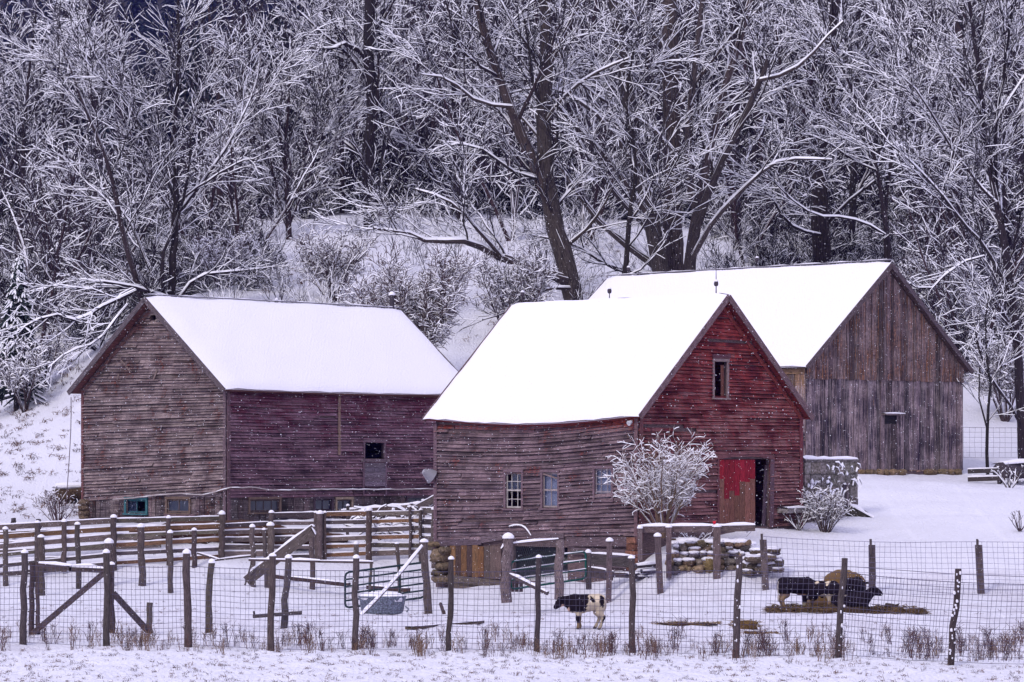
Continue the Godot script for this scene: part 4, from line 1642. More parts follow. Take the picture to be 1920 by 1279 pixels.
func yard_posts() -> void:
	# single posts standing in the yard in front of the corral
	var where := [
		[10, 992, 11, 1092, 0.09, "leftmost snow capped post in front of the corral"],
		[77, 1007, 78, 1100, 0.11, "thick leaning post just right of the leftmost corral post"],
		[145, 983, 147, 1095, 0.09, "tall slim post before the left corral boards"],
		[264, 988, 266, 1090, 0.12, "stout weathered post with bare top before corral boards"],
		[319, 999, 320, 1098, 0.09, "post with orange foot standing before the corral boards"],
		[204, 1018, 206, 1085, 0.15, "thick round post with broad snow cap behind the wire fence brace"],
		[473, 988, 475, 1093, 0.09, "post carrying the left end of the sloping plank"],
		[495, 993, 500, 1048, 0.07, "short leaning post behind the sloping plank"],
		[507, 985, 508, 1048, 0.12, "dark thick post behind the sloping plank"],
		[585, 987, 585, 1092, 0.09, "post under the high end of the sloping plank"],
		[696, 1054, 691, 1106, 0.05, "thin crooked stake behind the tube gate"],
		[744, 1019, 752, 1110, 0.06, "slim leaning post behind the tube gate's right half"],
		[668, 1020, 668, 1062, 0.09, "short post behind the tube gate's left end"],
		[397, 1055, 390, 1186, 0.08, "leaning snow capped post between two wire fence posts at left"],
		[281, 1130, 281, 1189, 0.075, "dark broken stub with slanted top beside the brace"]]
	for q in where:
		var d := minf(depth_of(q[3]), 113.0)
		var base := foot(q[2], d)
		var top := at(q[0], q[1], d)
		var o := thing("wooden_post", q[5], "post", base, "posts standing in the yard")
		post(base, top, q[4], o, q[0] != 281, Color(0.14, 0.115, 0.11))


# ------------------------------------------------------------------ wire fences
func wire_panel(a0: Vector3, a1: Vector3, b0: Vector3, b1: Vector3, step: float, rows: int, r: float, g: Round) -> void:
	# woven wire between two posts: a0-a1 the left edge from foot to top, b0-b1 the right one
	var l := a0.distance_to(b0)
	var m := int(l / step)
	for k in m:
		var f := (k + 0.5) / m
		var lean := rnd(-0.015, 0.015)
		g.tube(path([a0.lerp(b0, f), a0.lerp(b0, f + lean).lerp(a1.lerp(b1, f + lean), 0.5) + Vector3(0, 0, rnd(-0.02, 0.02)), a1.lerp(b1, f)]), r * 0.8, r * 0.8, 3)
	for k in rows:
		var f := float(k) / (rows - 1)
		var p := a0.lerp(a1, f)
		var q := b0.lerp(b1, f)
		g.tube(path([p, p.lerp(q, 0.33) - Vector3(0, rnd(0.0, 0.03), 0), p.lerp(q, 0.66) - Vector3(0, rnd(0.0, 0.03), 0), q]), r if k < rows - 1 else r * 1.5, r if k < rows - 1 else r * 1.5, 3)


func near_fence() -> void:
	var root := thing("wire_fence", "woven wire fence on rough posts across the front of the yard", "wire fence", stand(960, 1223))
	var spots := [[-60, 1035, -62, 1208, 0.07], [46, 1036, 43, 1210, 0.075], [199, 1036, 200, 1214, 0.075], [350, 1037, 353, 1217, 0.085], [511, 1042, 508, 1219, 0.075], [668, 1046, 665, 1222, 0.07], [846, 1048, 841, 1223, 0.06], [1010, 1045, 1006, 1223, 0.06], [1184, 1046, 1187, 1222, 0.07], [1386, 1043, 1379, 1229, 0.075], [1584, 1047, 1572, 1232, 0.07], [1797, 1067, 1782, 1247, 0.07], [1990, 1070, 1985, 1252, 0.07]]
	var feet := []
	var tops := []
	for q in spots:
		var d := depth_of(q[3])
		feet.append(foot(q[2], d))
		tops.append(at(q[0], q[1], d - 0.15 * (1 if q[0] > 1500 else 0)))
		var o := post(feet[-1], tops[-1], q[4], root, q[0] < 1200, Color(0.105, 0.085, 0.088))
		if q[0] > 1300:
			var s := Round.new()           # snow plastered to the windward face
			for k in (22 if q[0] > 1700 else 8):
				var p: Vector3 = feet[-1].lerp(tops[-1], rnd(0.05, 0.98))
				s.lump(p + Vector3(rnd(-0.05, 0.05), 0, 0.065), Vector3(rnd(0.012, 0.03), rnd(0.012, 0.04), 0.015), Basis(), rough, 0.5, 4, 6)
			part("snow", s, M.snow, o, "stuff")
	var g := Round.new()
	g.tint = Color(0.10, 0.09, 0.14)
	for k in spots.size() - 1:
		var ha := 0.86
		wire_panel(feet[k] + Vector3(0, 0.06, -0.07), feet[k].lerp(tops[k], ha) + Vector3(0, 0, -0.07), feet[k + 1] + Vector3(0, 0.06, -0.07), feet[k + 1].lerp(tops[k + 1], ha) + Vector3(0, 0, -0.07), 0.105, 15, 0.0055, g)
	part("wire_mesh", g, M.plain, root, "stuff")
	# the braced corner of older timber behind its left end
	var b := thing("fence_brace", "snow topped rail and slanting timbers bracing the fence at left", "fence brace", stand(130, 1190))
	var d := depth_of(1190)
	for q in [[60, 1055, 59, 1190, 0.065], [70, 1055, 72, 1190, 0.05], [209, 1058, 209, 1192, 0.075]]:
		post(foot(q[2], d), at(q[0], q[1], d), q[4], b, q[0] == 209, Color(0.10, 0.075, 0.08))
	rail(at(72, 1060, d), at(134, 1066, d), 0.11, 0.11, b, "rail", 0.10, Color(0.12, 0.09, 0.09))
	rail(at(130, 1067, d), at(194, 1070, d), 0.11, 0.11, b, "rail", 0.10, Color(0.12, 0.09, 0.09))
	rail(at(61, 1188, d - 0.2), at(200, 1070, d - 0.2), 0.13, 0.1, b, "slanting_timber", 0.0, Color(0.10, 0.075, 0.08))
	rail(at(212, 1112, d - 0.2), at(277, 1183, d - 0.2), 0.14, 0.1, b, "slanting_timber", 0.0, Color(0.085, 0.065, 0.075))
	for k in 5:
		rail(at(52, 1075 + k * 24, d), at(71, 1075 + k * 24, d), 0.03, 0.03, b, "rung", 0.03 if k < 2 else 0.0, Color(0.09, 0.07, 0.075))


func far_fence() -> void:
	var root := thing("pasture_fence", "second wire fence on square posts behind the cattle", "wire fence", foot(1640, 101.5))
	var spots := [[1143, 1015, 1141, 1113, 0.085, 103.5], [1233, 1006, 1239, 1110, 0.095, 102.8], [1431, 1012, 1437, 1113, 0.1, 102.2], [1635, 1022, 1636, 1119, 0.095, 101.6], [1835, 1022, 1841, 1122, 0.1, 101.2], [2040, 1022, 2046, 1124, 0.1, 101.0]]
	var feet := []
	var tops := []
	for q in spots:
		var d: float = q[5]
		feet.append(at(q[2], q[3], d))
		tops.append(at(q[0], q[1], d))
		var g := Geo.new()
		g.beam(feet[-1] - Vector3(0, 0.3, 0), tops[-1], Vector3(1, 0, 0), q[4] * 2.0, Vector3(0, 0, 1), q[4] * 1.7, tone(Color(0.15, 0.115, 0.12), 0.25), Vector2(rnd(0, 5), 0))
		var o := part("post", g, M.wood, root)
		if q[0] > 1300:
			var e := Geo.new()
			e.beam(tops[-1] + Vector3(-0.04, -0.3, 0.1), tops[-1] + Vector3(-0.05, 0.18, 0.1), Vector3(1, 0, 0), 0.07, Vector3(0, 0, 1), 0.06, Color(0.10, 0.08, 0.085))
			part("extension", e, M.wood, o)
		else:
			var s := Round.new()
			s.dome(tops[-1], 0.12, 0.12)
			part("snow_cap", s, M.snow, o)
	var g := Round.new()
	g.tint = Color(0.16, 0.14, 0.24)
	for k in [2, 3, 4]:
		wire_panel(feet[k] + Vector3(0, 0.1, 0.12), tops[k] + Vector3(0, 0.1, 0.12), feet[k + 1] + Vector3(0, 0.1, 0.12), tops[k + 1] + Vector3(0, 0.1, 0.12), 0.15, 11, 0.0055, g)
	for k in [0, 1]:
		for f in [0.35, 0.7]:
			g.tube(path([feet[k].lerp(tops[k], f) + Vector3(0, 0, 0.12), feet[k + 1].lerp(tops[k + 1], f) + Vector3(0, 0, 0.12)]), 0.006, 0.006, 3)
	part("wire_mesh", g, M.plain, root, "stuff")
	var barb := Round.new()
	barb.tint = Color(0.09, 0.08, 0.12)
	barb.tube(path([at(1440, 1063, 100), at(1600, 1063, 97), at(1780, 1076, 96), at(1960, 1083, 96)]), 0.009, 0.009, 4)
	part("barbed_wire", barb, M.plain, root)


# ------------------------------------------------------------------ things in the yard
func tube_gate(called: String, label: String, p0: Vector3, p1: Vector3, high: float, bars: int, col: Color, snow: float, r := 0.025) -> Node3D:
	# a farm gate of bent tube: p0-p1 its lower edge
	var o := thing(called, label, "gate", p0)
	var up := Vector3(0, high, 0)
	var d := (p1 - p0).normalized()
	var g := Round.new()
	g.tint = col
	var c := 0.12
	var pts := [p0 + up * 0.5, p0 + up - UP * c, p0 + up - UP * c * 0.3 + d * c * 0.3, p0 + up + d * c, p1 + up - d * c, p1 + up - UP * c * 0.3 - d * c * 0.3, p1 + up - UP * c, p1 + UP * c, p1 + UP * c * 0.3 - d * c * 0.3, p1 - d * c, p0 + d * c, p0 + UP * c * 0.3 + d * c * 0.3, p0 + UP * c, p0 + up * 0.5]
	g.tube(path(pts), r, r, 7)
	part("frame", g, M.plain, o)
	for k in range(1, bars - 1):
		var b := Round.new()
		b.tint = col
		var f := float(k) / (bars - 1)
		b.tube(path([p0 + up * f, p0.lerp(p1, 0.5) + up * f, p1 + up * f]), r * 0.8, r * 0.8, 6)
		var bo := part("bar", b, M.plain, o)
		if snow > 0.0:
			snow_on(p0 + up * f + UP * r * 0.6, p1 + up * f + UP * r * 0.6, r * 2.2, snow, bo)
	for f in [0.36, 0.68]:
		var b := Geo.new()
		b.beam(p0.lerp(p1, f) + Vector3(0, 0, 0.03), p0.lerp(p1, f) + up + Vector3(0, 0, 0.03), d, 0.04, Vector3(0, 0, 1), 0.012, col)
		part("strap", b, M.plain, o)
	if snow > 0.0:
		snow_on(p0 + up + d * 0.1, p1 + up - d * 0.1, r * 2.4, snow, o)
	return o


func yard_things() -> void:
	# the sloping plank
	var ramp := thing("sloping_plank", "wide snow topped plank sloping down from a yard post", "plank", foot(520, 108))
	rail(at(462, 1090, 106), at(590, 992, 106), 0.33, 0.07, ramp, "plank", 0.06, Color(0.17, 0.135, 0.12))
	rail(at(459, 1098, 105.8), at(474, 1048, 105.8), 0.05, 0.05, ramp, "strut", 0.0, Color(0.1, 0.08, 0.08))
	rail(at(583, 990, 105.8), at(590, 1003, 105.8), 0.05, 0.05, ramp, "strut", 0.05, Color(0.1, 0.08, 0.08))
	var pole := thing("pole_rail", "snow covered pole lying level between yard posts", "pole", foot(580, 105.5))
	rail(at(466, 1050, 105.5), at(600, 1053, 105.5), 0.07, 0.07, pole, "pole", 0.07, Color(0.12, 0.09, 0.09))
	rail(at(597, 1053, 105.5), at(700, 1055, 105.5), 0.07, 0.07, pole, "pole", 0.05, Color(0.12, 0.09, 0.09))
	var low := thing("ground_timber", "long dark timber lying in the snow behind the tube gate", "timber", foot(640, depth_of(1100)))
	rail(at(517, 1084, 112.8) + Vector3(0, 0.05, 0), at(655, 1097, 111.0), 0.13, 0.14, low, "timber", 0.04, Color(0.09, 0.065, 0.065))
	rail(at(690, 1101, 110.0), at(766, 1107, 108.0), 0.13, 0.14, low, "timber", 0.04, Color(0.12, 0.07, 0.06))
	var stick := thing("snowy_branch", "thin fallen branch lying in front of the corral fence", "branch", foot(400, 114))
	rail(at(370, 1037, 114), at(412, 1050, 113.5), 0.06, 0.06, stick, "stick", 0.05, Color(0.1, 0.08, 0.08))
	rail(at(400, 1051, 113.5), at(470, 1043, 114), 0.06, 0.06, stick, "stick", 0.05, Color(0.1, 0.08, 0.08))
	# hitching bar
	var bar := thing("hitching_bar", "dark crossbar with turned up ends on a leaning post", "hitching bar", stand(531, 1177))
	var d := depth_of(1177)
	post(foot(531, d), at(541, 1046, d), 0.085, bar, true, Color(0.13, 0.11, 0.125))
	rail(at(474, 1156, d - 0.15), at(566, 1149, d - 0.15), 0.09, 0.08, bar, "crossbar", 0.0, Color(0.09, 0.075, 0.085))
	for q in [[477, 1156, 476, 1146], [562, 1149, 562, 1141]]:
		rail(at(q[0], q[1], d - 0.16), at(q[2], q[3], d - 0.16), 0.05, 0.05, bar, "upturned_end", 0.0, Color(0.09, 0.075, 0.085))
	# galvanised trough with the open gate behind it
	var gd := depth_of(1128)
	tube_gate("tube_gate", "dark six bar tube gate standing open behind the water trough", at(647, 1140, gd - 0.5), at(797, 1120, gd + 0.4), 66.0 / F * gd, 6, Color(0.018, 0.034, 0.036), 0.0, 0.032)
	var gp := thing("gate_post", "leaning post holding the open tube gate and the snowy pole", "post", stand(804, 1139), "gate posts")
	post(stand(804, 1139), at(795, 1016, depth_of(1139)), 0.11, gp, true, Color(0.14, 0.11, 0.11))
	var pd := depth_of(1153)
	var diag := thing("propped_pole", "round snow crusted pole propped from ground to gate post", "pole", foot(677, pd))
	var dg := Round.new()
	dg.tint = Color(0.17, 0.14, 0.15)
	var line := smooth([at(676, 1155, pd), at(735, 1092, pd + 1.2), at(791, 1024, pd + 2.6)], 0.3)
	dg.tube(line, 0.05, 0.045, 8)
	var dgo := part("pole", dg, M.wood, diag)
	var dsn := Round.new()
	dsn.ridge(line, 0.05, 0.045, 0.04, rng)
	part("snow", dsn, M.snow, dgo)
	var td := depth_of(1143)
	var tub := thing("water_trough", "oval galvanised water trough filled level with snow", "trough", foot(717, td))
	var tc := foot(717, td)
	var rx := 44.0 / F * td
	var rz := 0.42
	var high := 0.46
	var tg := Round.new()
	tg.tint = Color(0.28, 0.33, 0.44)
	var ring := [[0.80, 0.0], [0.87, 0.03], [0.91, 0.10], [0.945, 0.24], [0.965, 0.26], [0.955, 0.28], [1.0, high - 0.03], [1.03, high - 0.01], [1.03, high + 0.02], [0.98, high + 0.02], [0.96, high - 0.1]]
	for k in ring.size():
		for q in 28:
			var f := TAU * q / 28.0
			var sx := signf(cos(f)) * pow(absf(cos(f)), 0.9)
			var sz := signf(sin(f)) * pow(absf(sin(f)), 0.85)
			tg.put(tc + Vector3(sx * rx * ring[k][0], ring[k][1] + 0.02, sz * rz * ring[k][0]), Vector3(cos(f) / rx, 0.0, sin(f) / rz).normalized() if k < 9 else UP, Vector2(q * 0.1, k * 0.1))
	for k in ring.size() - 1:
		for q in 28:
			var e := k * 28 + q
			var f := k * 28 + (q + 1) % 28
			tg.i.append_array([e, e + 28, f, f, e + 28, f + 28])
	part("tub", tg, M.galvanised, tub)
	var ts := Round.new()
	ts.lump(tc + Vector3(0, high - 0.02, 0), Vector3(rx * 0.97, 0.17, rz * 0.96), Basis(), rough, 0.08, 8, 28)
	part("snow", ts, M.snow, tub)
	var hg := Round.new()
	hg.tint = Color(0.2, 0.22, 0.26)
	hg.tube(path([tc + Vector3(rx * 0.98, 0.22, 0.1), tc + Vector3(rx + 0.08, 0.14, 0.12), tc + Vector3(rx + 0.02, 0.06, 0.12)]), 0.025, 0.025, 6)
	part("drain_plug", hg, M.plain, tub)
	# planks and bits on the snow
	var pl := thing("loose_plank", "weathered plank lying in the snow right of the trough", "plank", stand(834, 1172))
	rail(at(765, 1180, 82.6) + Vector3(0, 0.03, 0), at(903, 1166, 86.3), 0.07, 0.16, pl, "plank", 0.018, Color(0.20, 0.145, 0.10))
	var stub := thing("tilted_stub", "short tilted stub of wood sticking out of the snow", "stub", stand(830, 1140))
	post(stand(833, 1147), at(826, 1132, depth_of(1144)), 0.05, stub, true, Color(0.10, 0.07, 0.07))
	# gate and pen at the side of the red barn
	var pen := thing("pen_gateway", "grey gateway posts joined by a snowy rail before the stable opening", "gateway", foot(1000, 104))
	var pa := depth_of(1119)
	post(at(950, 1121, pa), at(953, 1009, pa), 0.16, pen, true, Color(0.19, 0.155, 0.165))
	post(at(1048, 1115, pa + 0.4), at(1049, 1013, pa + 0.4), 0.14, pen, false, Color(0.24, 0.19, 0.20))
	rail(at(957, 1022, pa + 0.1), at(1047, 1013, pa + 0.4), 0.09, 0.09, pen, "rail", 0.08, Color(0.16, 0.12, 0.12))
	rail(at(956, 1078, pa - 0.1), at(1027, 1113, pa - 1.0), 0.10, 0.10, pen, "fallen_rail", 0.07, Color(0.13, 0.10, 0.10))
	rail(at(941, 1030, pa), at(953, 1016, pa), 0.06, 0.06, pen, "strut", 0.06, Color(0.13, 0.10, 0.10))
	for k in 6:
		var g := Geo.new()
		g.beam(at(961 + k * 8, 1110, pa + 0.5), at(961 + k * 8, 1079 + rnd(0, 5), pa + 0.5), Vector3(1, 0, 0), 0.115, Vector3(0, 0, 1), 0.03, tone(Color(0.15, 0.11, 0.12), 0.25))
		if k < 3:
			part("board", g, M.wood, pen)
	var netting := Round.new()
	netting.tint = Color(0.14, 0.15, 0.17)
	for k in 26:
		var f := k / 25.0
		var p := at(959, 1090, pa + 0.25).lerp(at(1047, 1083, pa + 0.55), f)
		var q := at(959, 1022, pa + 0.25).lerp(at(1047, 1014, pa + 0.55), f)
		var mid := at(959, 1056, pa + 0.25).lerp(at(1047, 1048, pa + 0.55), clampf(f + 0.12, 0, 1))
		netting.tube(path([p, mid, q]), 0.004, 0.004, 3)
		netting.tube(path([p, at(959, 1056, pa + 0.25).lerp(at(1047, 1048, pa + 0.55), clampf(f - 0.12, 0, 1)), q]), 0.004, 0.004, 3)
	part("netting", netting, M.plain, pen, "stuff")
	tube_gate("green_gate", "green tube gate with snow lined bars before the red barn's stable", at(958, 1105, pa + 0.2), at(1098, 1085, pa + 1.6), 52.0 / F * (pa + 0.9), 4, Color(0.012, 0.085, 0.07), 0.035, 0.032)
	var ep := thing("gate_post", "snowy post at the far end of the green gate", "post", foot(1103, pa + 1.7), "gate posts")
	post(at(1104, 1096, pa + 1.7), at(1103, 1036, pa + 1.7), 0.09, ep, true, Color(0.16, 0.13, 0.14))
	var dp := thing("pen_barrier", "low weathered boards closing the pen right of the green gate", "board panel", foot(1140, 104.6))
	for q in [[1102, 1048, 1190, 1054, 0.36], [1104, 1072, 1150, 1080, 0.3], [1145, 1078, 1185, 1079, 0.16]]:
		rail(at(q[0], q[1], 105.3), at(q[2], q[3], 105.0), q[4], 0.06, dp, "board", 0.06, Color(0.13, 0.105, 0.11))
	# far right: plank fence and an old tank by the board barn
	var rf := thing("plank_fence", "low snow topped plank fence right of the board barn", "board fence", foot(1850, 127))
	for q in [[1815, 884, 1872, 882], [1815, 899, 1876, 897]]:
		rail(at(q[0], q[1], 127.5), at(q[2], q[3], 127.0), 0.17, 0.06, rf, "board", 0.07, Color(0.10, 0.08, 0.08))
	for q in [[1873, 879]]:
		post(at(q[0], 915, 127.1), at(q[0], q[1], 127.1), 0.07, rf, true)
	var tank := thing("old_tank", "dark round tank lying under snow at the right edge", "tank", foot(1895, 128))
	var tk := Round.new()
	tk.tint = Color(0.06, 0.05, 0.055)
	tk.tube(path([at(1876, 884, 127.0), at(1895, 882, 127.6), at(1940, 880, 128.6)]), 0.34, 0.34, 16, 0.0, true)
	part("barrel", tk, M.plain, tank)
	snow_on(at(1872, 871, 127.1), at(1940, 865, 128.5), 0.62, 0.16, tank)
	for q in [[1875, 905], [1905, 905]]:
		rail(at(q[0], q[1], 127.2), at(q[0], 888, 127.3), 0.2, 0.2, tank, "leg", 0.0, Color(0.08, 0.06, 0.06))
	var wf := Round.new()
	wf.tint = Color(0.12, 0.10, 0.14)
	wire_panel(foot(1790, 136), foot(1790, 136) + Vector3(0, 1.2, 0), foot(1990, 137), foot(1990, 137) + Vector3(0, 1.2, 0), 0.25, 7, 0.006, wf)
	var wo := thing("field_wire", "field wire crossing the snow behind the tank", "wire fence", foot(1880, 136))
	part("wire_mesh", wf, M.plain, wo, "stuff")
	# stubs at the far left
	for q in [[25, 972, 1000, "dark post top left behind the corral boards"], [72, 974, 1000, "small square stub behind the corral boards at left"]]:
		var o := thing("wooden_post", q[3], "post", foot(q[0], 121), "posts standing in the yard")
		post(at(q[0], 1000, 121), at(q[0], q[1], 121), 0.09, o, false, Color(0.07, 0.055, 0.06))
	# snow-free bank of earth beside the left barn
	var bank := thing("earth_bank", "crumbling earth bank behind the left corner of weathered barn", "earth bank", foot(135, 131))
	var eb := Round.new()
	eb.tint = Color(0.13, 0.09, 0.055)
	eb.lump(at(140, 925, 130.5), Vector3(0.7, 0.28, 0.6), Basis(), rough, 0.6, 7, 12)
	eb.lump(at(118, 935, 130.3), Vector3(0.5, 0.22, 0.5), Basis(), rough, 0.6, 7, 12)
	part("earth", eb, M.stone, bank)
	var es := Round.new()
	es.lump(at(138, 912, 130.7), Vector3(0.8, 0.16, 0.7), Basis(), rough, 0.3, 7, 12)
	part("snow", es, M.snow, bank)


# ------------------------------------------------------------------ cattle
func flesh(bones: Array, cell: float, blend: float, paint: Callable) -> Round:
	# one smooth skin round tapered bones [a, b, radius at a, radius at b, sideways stretch]
	var lo := Vector3(1e9, 1e9, 1e9)
	var hi := -lo
	for b in bones:
		var r: float = maxf(b[2], b[3]) * 1.3 + blend
		lo = lo.min(b[0].min(b[1]) - Vector3(r, r, r))
		hi = hi.max(b[0].max(b[1]) + Vector3(r, r, r))
	var n := Vector3i(((hi - lo) / cell).ceil()) + Vector3i(2, 2, 2)
	var f := PackedFloat32Array()
	f.resize(n.x * n.y * n.z)
	f.fill(1.0)
	for b in bones:
		var a: Vector3 = b[0]
		var e: Vector3 = b[1] - a
		var ra: float = b[2]
		var rb: float = b[3]
		var ee := maxf(e.length_squared(), 1e-9)
		var r: float = maxf(ra, rb) * 1.3 + blend + cell
		var p0 := Vector3i(((a.min(b[1]) - Vector3(r, r, r) - lo) / cell).floor()).clamp(Vector3i.ZERO, n - Vector3i.ONE)
		var p1 := Vector3i(((a.max(b[1]) + Vector3(r, r, r) - lo) / cell).ceil()).clamp(Vector3i.ZERO, n - Vector3i.ONE)
		for z in range(p0.z, p1.z + 1):
			for y in range(p0.y, p1.y + 1):
				var row := (z * n.y + y) * n.x
				for x in range(p0.x, p1.x + 1):
					var q := lo + Vector3(x, y, z) * cell - a
					var t := clampf(q.dot(e) / ee, 0.0, 1.0)
					var d := (q - e * t).length() - lerpf(ra, rb, t)
					var o := f[row + x]
					var h := maxf(blend - absf(o - d), 0.0) / blend
					f[row + x] = minf(o, d) - h * h * blend * 0.25
	var g := Round.new()
	var id := PackedInt32Array()
	id.resize(f.size())
	id.fill(-1)
	var sx := 1
	var sy := n.x
	var sz := n.x * n.y
	for z in n.z - 1:
		for y in n.y - 1:
			for x in n.x - 1:
				var e := (z * n.y + y) * n.x + x
				var inside := 0
				var sum := Vector3.ZERO
				var cuts := 0
				var v := [f[e], f[e + sx], f[e + sy], f[e + sx + sy], f[e + sz], f[e + sx + sz], f[e + sy + sz], f[e + sx + sy + sz]]
				for k in 8:
					if v[k] < 0.0:
						inside += 1
				if inside == 0 or inside == 8:
					continue
				for q in [[0, 1], [2, 3], [4, 5], [6, 7], [0, 2], [1, 3], [4, 6], [5, 7], [0, 4], [1, 5], [2, 6], [3, 7]]:
					var a: float = v[q[0]]
					var b: float = v[q[1]]
					if (a < 0.0) != (b < 0.0):
						var t := a / (a - b)
						var p := Vector3(q[0] & 1, (q[0] >> 1) & 1, q[0] >> 2)
						var w := Vector3(q[1] & 1, (q[1] >> 1) & 1, q[1] >> 2)
						sum += p.lerp(w, t)
						cuts += 1
				var at_p := lo + (Vector3(x, y, z) + sum / cuts) * cell
				var grad := Vector3(v[1] - v[0] + v[3] - v[2] + v[5] - v[4] + v[7] - v[6], v[2] - v[0] + v[3] - v[1] + v[6] - v[4] + v[7] - v[5], v[4] - v[0] + v[5] - v[1] + v[6] - v[2] + v[7] - v[3])
				id[e] = g.v.size()
				g.tint = paint.call(at_p)
				g.put(at_p, grad.normalized(), Vector2(at_p.x, at_p.y))
	for z in range(1, n.z - 1):
		for y in range(1, n.y - 1):
			for x in range(1, n.x - 1):
				var e := (z * n.y + y) * n.x + x
				for k in 3:
					var step: int = [sx, sy, sz][k]
					var s1: int = [sy, sz, sx][k]
					var s2: int = [sz, sx, sy][k]
					if (f[e] < 0.0) != (f[e + step] < 0.0):
						var a := id[e]
						var b := id[e - s1]
						var c := id[e - s1 - s2]
						var d := id[e - s2]
						if a >= 0 and b >= 0 and c >= 0 and d >= 0:
							if f[e] < 0.0:
								g.i.append_array([a, c, b, a, d, c])
							else:
								g.i.append_array([a, b, c, a, c, d])
	return g


func calf_bones(head: Vector3, nose: Vector3, legs: Array, lying := false) -> Array:
	# facing -x; y = 0 the ground; a body about 0.88 m high at the hips
	var b := []
	var y := 0.0 if not lying else -0.33
	var o := Vector3(0, y, 0)
	for s in [-1, 1]:
		b.append([o + Vector3(-0.08, 0.61, 0.05 * s), o + Vector3(0.22, 0.615, 0.065 * s), 0.165, 0.172])
		b.append([o + Vector3(0.22, 0.615, 0.065 * s), o + Vector3(0.50, 0.66, 0.07 * s), 0.172, 0.145])
		b.append([o + Vector3(-0.13, 0.58, 0.09 * s), o + Vector3(-0.12, 0.74, 0.04 * s), 0.13, 0.09])        # shoulder
		b.append([o + Vector3(0.51, 0.70, 0.09 * s), o + Vector3(0.54, 0.55, 0.10 * s), 0.12, 0.105])          # haunch
		b.append([o + Vector3(0.50, 0.80, 0.08 * s), o + Vector3(0.58, 0.78, 0.04 * s), 0.055, 0.05])         # hip bone
	b.append([o + Vector3(-0.12, 0.80, 0), o + Vector3(0.50, 0.815, 0), 0.055, 0.05])                       # spine
	b.append([o + Vector3(-0.2, 0.50, 0), o + Vector3(0.1, 0.46, 0), 0.09, 0.07])                           # brisket
	var poll := head
	b.append([o + Vector3(-0.12, 0.70, 0), poll.lerp(o + Vector3(-0.12, 0.70, 0), 0.25), 0.155, 0.105])
	b.append([o + Vector3(-0.16, 0.58, 0), poll.lerp(o + Vector3(-0.12, 0.62, 0), 0.3) - Vector3(0, 0.04, 0), 0.12, 0.085])
	b.append([poll, poll.lerp(nose, 0.45), 0.088, 0.078])
	b.append([poll.lerp(nose, 0.45), nose, 0.074, 0.052])
	b.append([poll.lerp(nose, 0.2) - Vector3(-0.02, 0.06, 0), poll.lerp(nose, 0.75) - Vector3(0, 0.03, 0), 0.06, 0.042])
	for l in legs:
		for k in l.size() - 1:
			b.append([l[k][0], l[k + 1][0], l[k][1], l[k + 1][1]])
	return b


func fore(x: float, z: float, step: float) -> Array:
	return [[Vector3(x, 0.50, z), 0.09], [Vector3(x + step * 0.3 - 0.01, 0.27, z), 0.047], [Vector3(x + step * 0.8, 0.08, z), 0.031], [Vector3(x + step - 0.02, 0.025, z), 0.04]]


func hind(x: float, z: float, step: float) -> Array:
	return [[Vector3(x - 0.02, 0.56, z), 0.125], [Vector3(x - 0.05, 0.42, z), 0.085], [Vector3(x + 0.05 + step * 0.5, 0.295, z), 0.044], [Vector3(x + step - 0.02, 0.09, z), 0.032], [Vector3(x + step - 0.06, 0.025, z), 0.042]]


func beast(called: String, label: String, where: Vector3, turn: float, bones: Array, paint: Callable, poll: Vector3, nose: Vector3, tail: Array, scale := 1.0) -> Node3D:
	var o := thing(called, label, "calf", where, "young cattle in the yard")
	o.rotation.y = turn
	o.scale = Vector3.ONE * scale
	var g := flesh(bones, 0.022, 0.05, paint)
	var me := MeshInstance3D.new()
	me.name = "body"
	me.mesh = g.build()
	me.mesh.surface_set_material(0, M.hide)
	o.add_child(me)
	var along := (nose - poll).normalized()
	var side := along.cross(UP).normalized()
	var crown := side.cross(along).normalized()
	if crown.y < 0:
		crown = -crown
	for s in [-1, 1]:
		var e := Round.new()
		e.tint = paint.call(poll)
		var root: Vector3 = poll + side * s * 0.075 + crown * 0.04 - along * 0.01
		e.lump(root + side * s * 0.075 + UP * 0.01, Vector3(0.085, 0.03, 0.04), Basis(UP, atan2(-side.z * s, side.x * s)), rough, 0.0, 5, 8)
		var m := MeshInstance3D.new()
		m.name = "ear"
		m.mesh = e.build()
		m.mesh.surface_set_material(0, M.hide)
		o.add_child(m, true)
		var y := Round.new()
		y.tint = Color(0.008, 0.007, 0.007)
		y.lump(poll + along * 0.075 + side * s * 0.072 + crown * 0.035, Vector3(0.016, 0.016, 0.016), Basis(), rough, 0.0, 5, 7)
		var ym := MeshInstance3D.new()
		ym.name = "eye"
		ym.mesh = y.build()
		ym.mesh.surface_set_material(0, M.eye)
		o.add_child(ym, true)
	if tail.size() > 0:
		var t := Round.new()
		t.tint = tail[0]
		t.tube(smooth([tail[1], tail[2], tail[3]], 0.06), 0.022, 0.014, 6)
		t.lump(tail[3] - Vector3(0, 0.05, 0), Vector3(0.028, 0.09, 0.028), Basis(), rough, 0.4, 5, 7)
		var tm := MeshInstance3D.new()
		tm.name = "tail"
		tm.mesh = t.build()
		tm.mesh.surface_set_material(0, M.hide)
		o.add_child(tm)
	return o


